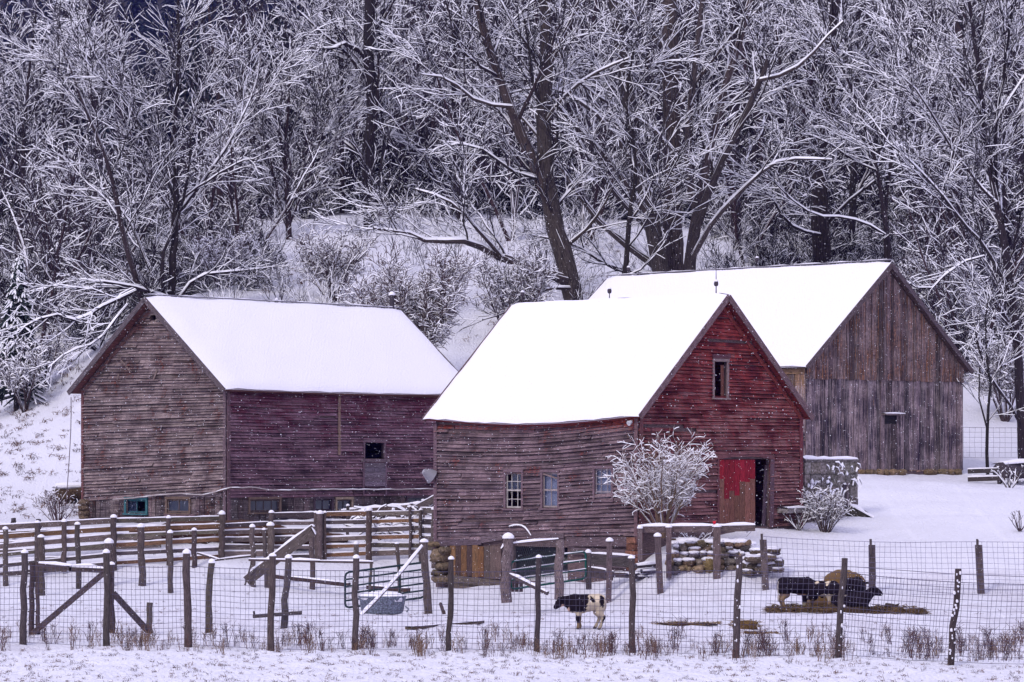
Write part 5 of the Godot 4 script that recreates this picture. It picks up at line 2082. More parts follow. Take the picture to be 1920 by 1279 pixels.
func cattle() -> void:
	stuff("eye", Color.WHITE, 0.2)
	var black := Color(0.012, 0.011, 0.015)
	var cream := Color(0.58, 0.48, 0.36)
	var tanned := Color(0.30, 0.20, 0.12)
	# the pied calf standing alone
	var pied := func(p: Vector3) -> Color:
		var w := p + Vector3(rough.get_noise_3dv(p * 7.0), rough.get_noise_3dv(p * 7.0 + Vector3(9, 0, 0)), 0) * 0.05
		if w.y < 0.33:                                                     # legs
			if w.y < 0.05:
				return Color(0.035, 0.025, 0.02)
			if w.x < 0.1:
				return black if p.z > 0 and w.y > 0.16 else tanned * 0.6
			return cream * 0.62 if w.x < 0.56 else black
		if w.x < -0.24:                                                    # head and neck
			if (w - Vector3(-0.42, 0.56, w.z)).length() < 0.05 or (w - Vector3(-0.27, 0.47, w.z)).length() < 0.07:
				return Color(0.55, 0.36, 0.27)
			return black
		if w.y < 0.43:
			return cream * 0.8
		if w.x > 0.17 + 0.12 * (w.y - 0.6) * 2.0:
			if (w - Vector3(0.30, 0.74, w.z)).length() < 0.062 or (w - Vector3(0.33, 0.70, w.z)).length() < 0.04:
				return black
			if (w - Vector3(0.53, 0.75, w.z)).length() < 0.06 or (absf(w.x - 0.52) < 0.05 and w.y > 0.55 and w.y < 0.75):
				return black
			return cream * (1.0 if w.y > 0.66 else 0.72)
		return black
	var poll := Vector3(-0.44, 0.715, 0.02)
	var nose := Vector3(-0.585, 0.545, 0.03)
	beast("calf", "black and cream calf standing alone in the middle of the yard", stand(1086, 1181), 0.12, calf_bones(poll, nose, [fore(-0.03, 0.09, 0.0), fore(0.01, -0.09, 0.03), hind(0.53, 0.1, 0.0), hind(0.50, -0.1, -0.05)]), pied, poll, nose, [cream * 0.8, Vector3(0.61, 0.80, 0), Vector3(0.635, 0.62, 0.02), Vector3(0.56, 0.44, 0.04)])
	# black calf at the left of the hay, head down behind its neighbour
	var dark := func(p: Vector3) -> Color:
		if p.y < 0.40:
			if p.y < 0.045:
				return Color(0.035, 0.025, 0.02)
			return tanned * 0.75 if p.x > 0.2 else (black if p.y > 0.2 else cream * 0.5)
		if p.y < 0.43 and p.x > -0.1:
			return Color(0.22, 0.14, 0.10)
		return black
	var hd := depth_of(1146)
	var poll2 := Vector3(-0.46, 0.60, 0.0)
	var nose2 := Vector3(-0.52, 0.36, 0.02)
	beast("calf", "black calf with tan hind legs at the left of the hay bale", foot(1505, hd + 0.2), PI + 0.15, calf_bones(poll2, nose2, [fore(-0.06, 0.09, 0.02), fore(-0.02, -0.09, -0.03), hind(0.53, 0.1, 0.0), hind(0.50, -0.1, 0.02)]), dark, poll2, nose2, [Color(0.4, 0.36, 0.34), Vector3(0.60, 0.80, 0), Vector3(0.66, 0.62, -0.03), Vector3(0.645, 0.36, -0.04)], 1.06)
	# patched calf eating at the bale
	var patched := func(p: Vector3) -> Color:
		var w := p + Vector3(rough.get_noise_3dv(p * 6.0 + Vector3(3, 0, 0)), rough.get_noise_3dv(p * 6.0), 0) * 0.06
		if w.y < 0.045:
			return Color(0.035, 0.025, 0.02)
		if (w - Vector3(0.02, 0.80, w.z)).length() < 0.075 or (w - Vector3(0.36, 0.82, w.z)).length() < 0.05:
			return cream
		if w.y < 0.50 and w.x < 0.22:
			return cream * 0.75 if w.y > 0.33 else tanned * 0.8
		if w.y < 0.36:
			return tanned * 0.7
		return black
	var poll3 := Vector3(-0.42, 0.52, 0.0)
	var nose3 := Vector3(-0.48, 0.30, 0.02)
	beast("calf", "black calf with cream patches eating in front of the bale", foot(1556, hd - 0.3), PI - 0.5, calf_bones(poll3, nose3, [fore(-0.06, 0.09, 0.05), fore(-0.02, -0.09, -0.03), hind(0.53, 0.1, 0.0), hind(0.50, -0.1, 0.04)]), patched, poll3, nose3, [black, Vector3(0.60, 0.80, 0), Vector3(0.65, 0.62, -0.03), Vector3(0.62, 0.40, -0.04)], 1.0)
	# black one feeding from the hollow of the bale
	var all_black := func(p: Vector3) -> Color: return Color(0.04, 0.03, 0.025) if p.y < 0.04 else black
	var poll4 := Vector3(-0.42, 0.66, 0.0)
	var nose4 := Vector3(-0.52, 0.48, 0.02)
	beast("calf", "black calf behind the lying one, facing into the hay bale", foot(1605, hd + 0.9), -1.9, calf_bones(poll4, nose4, [fore(-0.06, 0.09, 0.05), fore(-0.02, -0.09, -0.03), hind(0.53, 0.1, 0.0), hind(0.50, -0.1, 0.04)]), all_black, poll4, nose4, [black, Vector3(0.60, 0.80, 0), Vector3(0.65, 0.62, -0.03), Vector3(0.62, 0.40, -0.04)], 1.12)
	# lying black calf, head up to the right
	var poll5 := Vector3(-0.42, 0.60, -0.02)
	var nose5 := Vector3(-0.60, 0.50, -0.04)
	var folded := [
		[[Vector3(-0.12, 0.22, 0.15), 0.09], [Vector3(-0.30, 0.10, 0.19), 0.055], [Vector3(-0.12, 0.05, 0.21), 0.04], [Vector3(-0.08, 0.045, 0.21), 0.04]],
		[[Vector3(-0.12, 0.22, -0.15), 0.09], [Vector3(-0.30, 0.10, -0.17), 0.055], [Vector3(-0.14, 0.05, -0.18), 0.04], [Vector3(-0.1, 0.045, -0.18), 0.04]],
		[[Vector3(0.48, 0.25, 0.14), 0.13], [Vector3(0.30, 0.16, 0.23), 0.10], [Vector3(0.46, 0.07, 0.27), 0.05], [Vector3(0.28, 0.045, 0.28), 0.036]],
		[[Vector3(0.48, 0.25, -0.14), 0.13], [Vector3(0.30, 0.16, -0.2), 0.10], [Vector3(0.46, 0.07, -0.22), 0.05], [Vector3(0.30, 0.045, -0.22), 0.036]]]
	beast("calf", "black calf lying beside the hay with its head up to the right", foot(1607, hd - 0.45), PI - 0.1, calf_bones(poll5, nose5, folded, true), all_black, poll5, nose5, [black, Vector3(0.58, 0.40, 0), Vector3(0.66, 0.22, 0.05), Vector3(0.64, 0.12, 0.1)], 1.08)
	# the bale they eat from, opened and slumped
	var bale := thing("hay_bale", "slumped round hay bale among the cattle at right", "hay bale", foot(1580, hd + 1.3))
	var bg := Round.new()
	bg.tint = Color(0.28, 0.18, 0.085)
	var bc := foot(1582, hd + 1.9)
	bg.lump(bc + Vector3(0.0, 0.52, 0), Vector3(0.62, 0.58, 0.6), Basis(), rough, 0.18, 14, 24)
	bg.lump(bc + Vector3(-0.42, 0.3, 0.1), Vector3(0.6, 0.42, 0.6), Basis(), rough, 0.25, 12, 20)
	part("bale", bg, M.hay, bale)
	var straws := Round.new()
	for k in 420:
		var f := rnd(0, TAU)
		var e := rnd(0.0, 1.5)
		var m := Vector3(cos(f) * cos(e), sin(e), sin(f) * cos(e))
		var p := bc + Vector3(0, 0.5, 0) + m * Vector3(0.60, 0.57, 0.58)
		if k % 3 == 0:
			p = bc + Vector3(-0.42, 0.3, 0.1) + m * Vector3(0.58, 0.40, 0.58)
		straws.tint = tone(Color(0.42, 0.29, 0.12), 0.4)
		var q := p + m * 0.05 + Vector3(rnd(-0.16, 0.16), rnd(-0.14, 0.04), rnd(-0.16, 0.16))
		straws.tube(path([p, p.lerp(q, 0.5) + m * 0.02, q]), 0.006, 0.004, 3)
	part("straw", straws, M.twig, bale, "stuff")
	var shade_or_hay := thing("hay_litter", "trampled brown hay strewn round the cattle", "hay", foot(1560, hd))
	shade_or_hay.set_meta("kind", "stuff")
	var lg := Round.new()
	lg.tint = Color(0.12, 0.08, 0.04)
	for q in [[1500, -0.3, 0.8, 0.10], [1545, -0.7, 1.0, 0.15], [1590, -0.8, 0.9, 0.15], [1640, -0.3, 0.7, 0.15], [1668, 0.0, 0.4, 0.15], [1690, 0.3, 0.3, 0.08], [1560, 0.6, 1.4, 0.12]]:
		for e in 3:
			lg.tint = tone(Color(0.10, 0.065, 0.038), 0.5)
			lg.lump(foot(q[0] + rnd(-38, 38) * q[2], hd + q[1] + rnd(-0.4, 0.4)), Vector3(rnd(0.15, 0.45), q[3] * rnd(0.2, 1.5), rnd(0.15, 0.35)), Basis(UP, rnd(0, 3)), rough, 1.0, 6, 12)
	part("hay", lg, M.hay, shade_or_hay, "stuff")
	var ls := Round.new()
	for k in 2600:
		var px := rnd(1425, 1735)
		var p := foot(px, hd + rnd(-1.3, 1.2) * (1.0 - absf(px - 1570) / 220.0) - 0.1) + Vector3(0, rnd(0.0, 0.2) * (0.5 + absf(rough.get_noise_1d(px * 0.06))), 0)
		if rough.get_noise_1d(px * 0.045 + 5.0) < -0.25:
			continue
		ls.tint = tone(Color(0.14, 0.09, 0.042), 0.6)
		ls.tube(path([p, p + Vector3(rnd(-0.12, 0.12), rnd(-0.02, 0.05), rnd(-0.1, 0.1)), p + Vector3(rnd(-0.25, 0.25), rnd(-0.1, 0.04), rnd(-0.2, 0.2))]), 0.008, 0.005, 3)
	part("straw", ls, M.twig, shade_or_hay, "stuff")
	# the two scraps of hay nearer the fence
	for q in [[1398, 1182, 0.30, 0.17, "small tuft of brown hay behind the wire fence post"], [1287, 1173, 0.75, 0.05, "flat strip of old hay in the snow right of the lone calf"], [1425, 1190, 0.35, 0.04, "thin trail of hay below the small tuft"]]:
		var o := thing("hay_scrap", q[4], "hay", stand(q[0], q[1]), "scraps of hay on the snow")
		var g := Round.new()
		g.tint = Color(0.22, 0.145, 0.06)
		var c := stand(q[0], q[1])
		g.lump(c, Vector3(q[2], q[3], 0.16), Basis(), rough, 0.8, 7, 14)
		part("hay", g, M.hay, o)
		var s := Round.new()
		for k in 120:
			s.tint = tone(Color(0.24, 0.15, 0.06), 0.5)
			var p := c + Vector3(rnd(-1, 1) * q[2] * 1.2, rnd(0.0, q[3]), rnd(-0.2, 0.2))
			s.tube(path([p, p + Vector3(rnd(-0.08, 0.08), rnd(0, 0.06), 0.03), p + Vector3(rnd(-0.2, 0.2), rnd(-0.04, 0.05), rnd(-0.1, 0.1))]), 0.007, 0.004, 3)
		part("straw", s, M.twig, o, "stuff")


# ------------------------------------------------------------------ trees
class Tree3:                                            # what a tree is grown from, and how
	var trunk := Round.new()
	var twigs := Round.new()
	var snow := Round.new()
	var last := 3                                       # the finest order of twig
	var per_metre := [1.2, 2.5, 3.8, 0.0]              # how many children a metre of each order carries
	var bare := [0.25, 0.12, 0.1, 0.0]                  # how much of its lower end stays bare
	var reach := [5.2, 2.3, 1.0, 0.4]                  # how long a child is
	var spread := [0.85, 0.6, 0.5, 0.5]                 # how far it leans off, in radians
	var lift := [0.30, 0.12, 0.06, 0.0]
	var wander := [0.16, 0.24, 0.30, 0.32]
	var depth := [0.05, 0.036, 0.024, 0.020]
	var thick := [0.42, 0.5, 0.6, 0.6]
	var fine := 0.014                                   # thinnest twig
	var laden := 0.72                                    # the share of twigs that carry snow
	var sides := [9, 6, 4, 3]
	var shade := Color(0.045, 0.034, 0.038)
	var twig_shade := Color(0.026, 0.019, 0.025)


func limb(t: Tree3, line: PackedVector3Array, r0: float, r1: float, order: int) -> void:
	var wood := t.trunk if order <= 1 else t.twigs
	wood.tint = tone(t.shade if order == 0 else t.shade.lerp(t.twig_shade, 0.5) if order == 1 else t.twig_shade, 0.2)
	wood.tube(line, r0, r1, t.sides[order], 0.08 if order == 0 else 0.0, false, rng.randi() % 90)
	if order < 2 or rng.randf() < t.laden:
		t.snow.ridge(line, r0, r1, t.depth[order] + minf(r0, 0.08) * 0.2, rng)
	if order >= t.last:
		return
	var long := 0.0
	var runs := PackedFloat32Array([0.0])
	for k in range(1, line.size()):
		long += line[k].distance_to(line[k - 1])
		runs.append(long)
	var count := int(long * (1.0 - t.bare[order]) * t.per_metre[order] + rng.randf())
	var spin := rnd(0, TAU)
	for k in count:
		var f: float = lerpf(t.bare[order], 1.0, (k + rnd(0.1, 0.9)) / count)
		var s := f * long
		var e := 1
		while e < line.size() - 1 and runs[e] < s:
			e += 1
		var p := line[e - 1].lerp(line[e], clampf((s - runs[e - 1]) / maxf(runs[e] - runs[e - 1], 0.001), 0, 1))
		var d := (line[e] - line[e - 1]).normalized()
		var side := d.cross(Vector3(0.31, 0.2, 0.93)).normalized()
		spin += 2.4 + rnd(-0.5, 0.5)
		side = side.rotated(d, spin)
		var lean: float = t.spread[order] * rnd(0.7, 1.25)
		var go := (d * cos(lean) + side * sin(lean) + Vector3(0, t.lift[order], 0)).normalized()
		var l: float = t.reach[order] * (1.15 - 0.6 * f) * rnd(0.6, 1.3)
		var r: float = maxf(lerpf(r0, r1, f) * t.thick[order] * rnd(0.7, 1.0), t.fine)
		if order == 0:
			r = minf(r, 0.018 * l + 0.01)
		limb(t, stray(t, p, go, l, order + 1), r, maxf(r * 0.4, t.fine * 0.75), order + 1)


func stray(t: Tree3, p: Vector3, go: Vector3, l: float, order: int) -> PackedVector3Array:
	var m: int = clampi(int(l / [1.0, 0.55, 0.42, 0.28][order]), 2, 9)
	var out := PackedVector3Array([p])
	var w: float = t.wander[order]
	for k in m:
		go = (go + Vector3(rnd(-1, 1), rnd(-0.9, 1), rnd(-1, 1)) * w + Vector3(0, 0.05 if order < 2 else -0.02, 0)).normalized()
		p += go * (l / m)
		out.append(p)
	return out


func tree(called: String, label: String, category: String, t: Tree3, base: Vector3, limbs: Array, group := "") -> Node3D:
	# limbs: [points, radius below, radius above, order]
	var o := thing(called, label, category, base, group)
	for l in limbs:
		limb(t, l[0], l[1], l[2], l[3] if l.size() > 3 else 0)
	finish_tree(t, o)
	return o


func finish_tree(t: Tree3, o: Node3D) -> void:
	for q in [["trunk", t.trunk, M.bark], ["crown", t.twigs, M.twig], ["crown_snow", t.snow, M.tree_snow]]:
		if q[1].v.size() > 0:
			part(q[0], q[1], q[2], o, "" if q[0] == "trunk" else "stuff")


func run(pts: Array, d: float, deep := 0.0) -> PackedVector3Array:
	# a limb drawn through picture places at about that distance
	var out := []
	for k in pts.size():
		out.append(at(pts[k][0], pts[k][1], d + deep * k / maxf(1.0, pts.size() - 1) + (rnd(-0.3, 0.3) if k > 0 else 0.0)))
	return smooth(out, 0.8, 0.035)


func hero_trees() -> void:
	var t := Tree3.new()
	tree("bare_tree", "bare spreading tree behind the weathered barn's left gable peak", "tree", t, foot(322, 149.5), [
		[run([[322, 590], [325, 480], [330, 360], [326, 250], [335, 120], [332, -30]], 149.5), 0.19, 0.04],
		[run([[272, 585], [245, 490], [222, 400], [200, 300], [150, 180], [112, 70]], 148.5, -2.0), 0.15, 0.03],
		[run([[318, 560], [265, 542], [180, 526], [120, 532], [55, 548]], 148.5, -2.5), 0.10, 0.03, 1],
		[run([[275, 545], [200, 540], [130, 541]], 148.2, -2.0), 0.07, 0.03, 1],
		[run([[316, 560], [280, 500], [240, 410], [205, 370]], 149.0, 2.0), 0.10, 0.03],
		[run([[335, 400], [400, 310], [440, 250], [478, 160], [490, 90]], 149.5, 1.5), 0.09, 0.025],
		[run([[331, 380], [290, 290], [240, 200], [180, 110], [150, 30]], 149.5, -1.5), 0.09, 0.025],
		[run([[307, 580], [305, 480], [330, 420], [352, 330], [355, 220]], 148.5, 1.0), 0.10, 0.03],
		[run([[335, 560], [365, 522], [400, 512], [470, 505], [520, 500]], 149.0, 1.0), 0.09, 0.025, 1],
		[run([[255, 545], [190, 575], [150, 600], [100, 590], [40, 615]], 146.0, -3.0), 0.10, 0.03, 1],
		[run([[240, 570], [180, 640], [130, 660], [90, 690]], 144.0, -3.0), 0.06, 0.025, 1]])
	t = Tree3.new()
	t.spread = [0.5, 0.4, 0.5, 0.5]
	t.per_metre = [2.6, 2.8, 3.4, 0.0]
	t.reach = [5.0, 1.8, 0.7, 0.4]
	t.bare = [0.1, 0.1, 0.1, 0.0]
	t.lift = [0.2, 0.1, 0.05, 0.0]
	t.shade = Color(0.06, 0.04, 0.045)
	tree("bare_tree", "single upright tree with upswept broom-like branches above the weathered barn's roof", "tree", t, foot(540, 172), [
		[run([[540, 480], [541, 400], [536, 330], [538, 250], [545, 140]], 172), 0.18, 0.03],
		[run([[540, 430], [575, 340], [600, 260], [625, 200]], 172, -1), 0.07, 0.02],
		[run([[540, 430], [505, 350], [475, 280], [455, 200]], 172, 1), 0.07, 0.02]])
	t = Tree3.new()
	tree("bare_tree", "thick straight dark trunk left of picture middle above the bank", "tree", t, foot(692, 177), [
		[run([[693, 450], [693, 380], [690, 300], [698, 200], [692, 100], [695, -30]], 177), 0.36, 0.27],
		[run([[690, 115], [655, 82], [615, 92], [570, 85]], 177, -2), 0.14, 0.04, 1],
		[run([[692, 150], [640, 90], [600, 60], [560, 20]], 177, -1), 0.12, 0.04],
		[run([[700, 60], [735, 10], [750, -30]], 177), 0.10, 0.05],
		[run([[694, 320], [650, 240], [640, 150], [635, 60]], 177, 1), 0.12, 0.04],
		[run([[695, 400], [720, 280], [715, 180], [740, 90]], 177, 1), 0.12, 0.04]])
	t = Tree3.new()
	t.per_metre = [1.0, 2.4, 3.8, 0.0]
	t.shade = Color(0.085, 0.067, 0.063)
	tree("bare_tree", "great leaning maple whose forked trunk rises between the two front barns", "tree", t, foot(1078, 149), [
		[run([[1086, 610], [1062, 500], [1036, 400], [1019, 260], [1024, 120], [1020, -30]], 149), 0.46, 0.24],
		[run([[1032, 385], [985, 270], [945, 170], [918, 90], [888, -20]], 149, -1.5), 0.27, 0.15],
		[run([[1060, 525], [1000, 505], [935, 480], [872, 452], [800, 452], [758, 436], [700, 428]], 148.6, -3), 0.24, 0.05, 0],
		[run([[940, 482], [905, 440], [870, 400], [830, 370], [780, 355]], 147.5, -1), 0.10, 0.03],
		[run([[1022, 150], [1045, 90], [1075, 30], [1090, -30]], 149, 1), 0.14, 0.09],
		[run([[1030, 340], [960, 320], [900, 280], [830, 265]], 149, -2), 0.11, 0.03, 1],
		[run([[1018, 240], [1060, 180], [1130, 130], [1180, 110]], 149, -2), 0.12, 0.03],
		[run([[1050, 470], [1110, 420], [1150, 350]], 149, -2), 0.10, 0.03],
		[run([[960, 200], [900, 190], [840, 150], [790, 140]], 148, -2), 0.09, 0.03],
		[run([[1068, 540], [1010, 545], [960, 580], [905, 600]], 148, -3), 0.09, 0.03, 1]])
	t = Tree3.new()
	t.per_metre = [0.55, 2.3, 3.8, 0.0]
	t.bare = [0.4, 0.15, 0.1, 0.0]
	t.shade = Color(0.095, 0.075, 0.072)
	tree("bare_tree", "huge many stemmed maple behind the ridge of the board barn", "tree", t, foot(1265, 153), [
		[run([[1247, 560], [1225, 420], [1196, 300], [1181, 200], [1160, 60], [1148, -30]], 153), 0.40, 0.25],
		[run([[1268, 560], [1262, 420], [1262, 300], [1257, 120], [1255, -30]], 154), 0.46, 0.36],
		[run([[1292, 560], [1300, 450], [1325, 370], [1365, 280], [1405, 200], [1442, 110]], 152.5, -2), 0.28, 0.10],
		[run([[1425, 150], [1490, 130], [1545, 75], [1580, 40]], 150.5, -1), 0.10, 0.04],
		[run([[1200, 330], [1150, 250], [1085, 190], [1020, 165], [950, 175]], 151, -2), 0.13, 0.03],
		[run([[1215, 400], [1140, 300], [1060, 215], [975, 110]], 151, -1), 0.15, 0.04],
		[run([[1300, 480], [1350, 400], [1420, 330], [1480, 300], [1560, 300]], 151, -2), 0.14, 0.03],
		[run([[1262, 110], [1200, 40], [1150, -20]], 153, -1), 0.16, 0.09],
		[run([[1310, 420], [1290, 300], [1300, 150], [1320, -20]], 152, 0), 0.20, 0.10],
		[run([[1285, 540], [1310, 380], [1345, 220], [1385, 80], [1415, -30]], 153, 1), 0.24, 0.13],
		[run([[1230, 500], [1150, 440], [1090, 370], [1035, 290], [960, 200]], 153.5, 1), 0.17, 0.05],
		[run([[1222, 440], [1130, 330], [1070, 240], [1010, 150]], 154, 2), 0.14, 0.04],
		[run([[1240, 520], [1150, 500], [1080, 460], [1000, 440]], 153, 2), 0.14, 0.04, 1],
		[run([[1272, 200], [1330, 120], [1370, 70], [1420, 20]], 154), 0.10, 0.04],
		[run([[1270, 300], [1220, 240], [1120, 180], [1060, 130]], 153, -2), 0.10, 0.04]])
	t = Tree3.new()
	tree("bare_tree", "slim dark tree curving up beside the board barn's ridge end", "tree", t, foot(1152, 148), [
		[run([[1152, 600], [1172, 500], [1180, 400], [1192, 310], [1175, 200], [1190, 90]], 147.5), 0.14, 0.04],
		[run([[1178, 420], [1225, 340], [1240, 250]], 147.5), 0.06, 0.03],
		[run([[1168, 520], [1210, 500], [1250, 450]], 147.5), 0.05, 0.02]])
	t = Tree3.new()
	t.shade = Color(0.06, 0.045, 0.048)
	tree("bare_tree", "thick trunk standing right behind the board barn's snowy ridge", "tree", t, foot(1542, 162), [
		[run([[1543, 520], [1538, 400], [1536, 300], [1552, 200], [1560, 60], [1572, -30]], 162), 0.48, 0.2],
		[run([[1538, 330], [1500, 240], [1470, 150], [1455, 60]], 162, -2), 0.14, 0.04],
		[run([[1550, 420], [1600, 370], [1660, 330], [1700, 330]], 162, -2), 0.10, 0.03],
		[run([[1545, 230], [1600, 150], [1640, 60]], 162, 1), 0.13, 0.04],
		[run([[1538, 440], [1480, 420], [1430, 350], [1390, 340]], 161, -3), 0.08, 0.03]])
	t = Tree3.new()
	tree("bare_tree", "narrow dark trunk next to the thick one behind the board barn", "tree", t, foot(1598, 170), [
		[run([[1597, 510], [1598, 400], [1605, 260], [1612, 100], [1620, -30]], 170), 0.19, 0.1],
		[run([[1600, 380], [1640, 280], [1650, 180]], 170), 0.08, 0.03]])
	t = Tree3.new()
	t.last = 3
	tree("bare_tree", "pair of slender stems leaning apart above the board barn's gable", "tree", t, foot(1668, 158), [
		[run([[1674, 530], [1660, 420], [1640, 300], [1610, 200], [1560, 80], [1530, -20]], 157, -2), 0.13, 0.03],
		[run([[1664, 530], [1660, 400], [1680, 260], [1720, 120], [1760, 0]], 158, -1), 0.11, 0.03],
		[run([[1645, 320], [1600, 300], [1540, 260], [1490, 250]], 156, -1), 0.06, 0.025],
		[run([[1660, 440], [1600, 410], [1520, 400], [1440, 330]], 156, -2), 0.06, 0.025]])
	t = Tree3.new()
	t.shade = Color(0.06, 0.046, 0.05)
	tree("bare_tree", "tall plain trunk behind the right slope of the board barn", "tree", t, foot(1784, 166), [
		[run([[1783, 570], [1790, 400], [1797, 200], [1800, -30]], 166), 0.40, 0.30],
		[run([[1792, 330], [1740, 230], [1690, 170], [1660, 100]], 166, -2), 0.12, 0.04],
		[run([[1790, 400], [1850, 330], [1890, 250]], 166, -2), 0.10, 0.04],
		[run([[1797, 200], [1850, 110], [1900, 60]], 166), 0.12, 0.04]])
	t = Tree3.new()
	tree("bare_tree", "two stemmed tree at the right edge, its snowy branches reaching left", "tree", t, foot(1918, 136), [
		[run([[1918, 910], [1914, 760], [1905, 620], [1880, 440], [1852, 290], [1838, 150], [1812, -30]], 135.5), 0.21, 0.07],
		[run([[1904, 600], [1872, 400], [1868, 250], [1885, 120], [1900, 0]], 135.5, 1), 0.11, 0.05],
		[run([[1893, 545], [1850, 470], [1800, 410], [1735, 330], [1660, 262]], 135, -2), 0.08, 0.025],
		[run([[1868, 380], [1800, 300], [1740, 200], [1690, 140]], 135, -1), 0.07, 0.025],
		[run([[1846, 480], [1790, 500], [1740, 545], [1690, 520]], 134, -1), 0.05, 0.025, 1],
		[run([[1910, 790], [1880, 740], [1850, 700], [1830, 620]], 135, -2), 0.06, 0.03],
		[run([[1912, 650], [1880, 590], [1840, 600], [1820, 640]], 134.6, -1), 0.05, 0.025, 1],
		[run([[1845, 220], [1780, 130], [1720, 70]], 135, 1), 0.06, 0.025],
		[run([[1850, 260], [1910, 160], [1960, 80]], 135, 1), 0.06, 0.025]])
	t = Tree3.new()
	t.fine = 0.010
	t.reach = [2.0, 1.0, 0.5, 0.3]
	t.per_metre = [2.2, 2.6, 3.2, 0.0]
	tree("sapling", "small crooked tree between the board barn and the old tank", "tree", t, foot(1852, 131), [
		[run([[1852, 890], [1850, 800], [1856, 720], [1846, 620], [1852, 560]], 130.8), 0.075, 0.02],
		[run([[1850, 800], [1835, 740], [1838, 690]], 130.8), 0.04, 0.02],
		[run([[1855, 720], [1880, 680], [1895, 640]], 130.8), 0.035, 0.015]])
	t = Tree3.new()
	tree("bare_tree", "dark upright trunk between the huge maple and the thick trunk", "tree", t, foot(1381, 173), [
		[run([[1382, 480], [1380, 350], [1376, 150], [1380, -30]], 173), 0.30, 0.2],
		[run([[1380, 330], [1340, 240], [1310, 140]], 173), 0.12, 0.04]])
	t = Tree3.new()
	tree("bare_tree", "thin trunked tree left of the spreading one behind weathered barn", "tree", t, foot(105, 176), [
		[run([[105, 520], [112, 400], [120, 220], [108, 60]], 176), 0.15, 0.04],
		[run([[110, 400], [60, 300], [30, 180]], 176), 0.08, 0.03],
		[run([[115, 330], [170, 230], [190, 130]], 176), 0.08, 0.03]])
	t = Tree3.new()
	tree("bare_tree", "leftmost tall bare tree on the slope above the spruce", "tree", t, foot(25, 170), [
		[run([[25, 540], [40, 400], [45, 250], [60, 90], [70, 0]], 170), 0.15, 0.04],
		[run([[40, 380], [0, 280], [-40, 180]], 170), 0.08, 0.03]])
	t = Tree3.new()
	tree("bare_tree", "lean dark stem between the broom-like tree and the thick straight trunk", "tree", t, foot(640, 186), [
		[run([[638, 470], [642, 330], [638, 180], [648, 20]], 186), 0.16, 0.07],
		[run([[640, 330], [600, 230], [580, 130]], 186), 0.08, 0.03]])
	t = Tree3.new()
	tree("bare_tree", "many branched tree filling the gap left of the great leaning maple", "tree", t, foot(860, 180), [
		[run([[862, 470], [858, 350], [850, 200], [856, 40]], 180), 0.2, 0.08],
		[run([[860, 400], [800, 300], [760, 180]], 180), 0.10, 0.03],
		[run([[858, 340], [910, 230], [940, 100]], 180), 0.10, 0.03]])
	spruce()


func spruce() -> void:
	var o := thing("spruce", "dark spruce with drooping snow laden boughs at the left edge", "spruce", foot(28, 148))
	var top := at(36, 478, 150)
	var base := foot(30, 148)
	var tr := Round.new()
	tr.tint = Color(0.05, 0.04, 0.04)
	tr.tube(path([base - Vector3(0, 0.2, 0), base.lerp(top, 0.5), top]), 0.13, 0.02, 7)
	part("trunk", tr, M.bark, o)
	var green := Round.new()
	var snow := Round.new()
	var high := top.y - base.y
	for k in 130:
		var f := pow(k / 130.0, 0.85)
		var p := base.lerp(top, 0.08 + 0.9 * f)
		var az := k * 2.4 + rnd(-0.3, 0.3)
		var l := (1.0 - f) * 1.6 * rnd(0.7, 1.15) + 0.2
		var go := Vector3(cos(az), 0, sin(az))
		var line := path([p, p + go * l * 0.5 + Vector3(0, -0.02 * l, 0), p + go * l + Vector3(0, -0.28 * l, 0)])
		for q in 5:
			var w := [0.0, 0.5, -0.5, 0.9, -0.9][q] as float
			var s := line[1] if q > 0 else line[0]
			var e := line[2] + go.cross(UP) * w * l * 0.5 - go * absf(w) * l * 0.25
			green.tint = tone(Color(0.022, 0.03, 0.03), 0.4)
			green.tube(path([s, s.lerp(e, 0.6), e + Vector3(0, -0.06, 0)]), 0.07, 0.02, 5, 0.3, false, k)
			if rng.randf() < 0.5:
				snow.ridge(path([s, s.lerp(e, 0.6), e + Vector3(0, -0.06, 0)]), 0.05, 0.02, 0.05, rng, 1.1)
	part("crown", green, M.twig, o, "stuff")
	part("crown_snow", snow, M.tree_snow, o, "stuff")


func wild(t: Tree3, high: float, r: float, stems: int) -> void:
	# a tree grown without a drawn plan, its foot at the origin
	for s in stems:
		var go := Vector3(rnd(-0.3, 0.3) * (stems - 0.6), 1, rnd(-0.3, 0.3) * (stems - 0.6)).normalized()
		var p := Vector3(0, -0.4, 0)
		var line := PackedVector3Array([p])
		var m := 9
		for k in m:
			go = (go + Vector3(rnd(-0.14, 0.14), 0.05, rnd(-0.14, 0.14))).normalized()
			p += go * high / m
			line.append(p)
		limb(t, line, r, r * 0.25, 0)


func mass_mesh(t: Tree3) -> ArrayMesh:
	var m := ArrayMesh.new()
	var k := 0
	for q in [[t.trunk, M.bark], [t.twigs, M.twig], [t.snow, M.tree_snow]]:
		q[0].build(m)
		m.surface_set_material(k, q[1])
		k += 1
	return m


func many(called: String, mesh: ArrayMesh, places: Array, label: String, category: String) -> void:
	var mm := MultiMesh.new()
	mm.transform_format = MultiMesh.TRANSFORM_3D
	mm.mesh = mesh
	mm.instance_count = places.size()
	for k in places.size():
		mm.set_instance_transform(k, places[k])
	var o := MultiMeshInstance3D.new()
	o.name = numbered(called)
	o.multimesh = mm
	add_child(o)
	tag(o, label, category, "", "stuff")


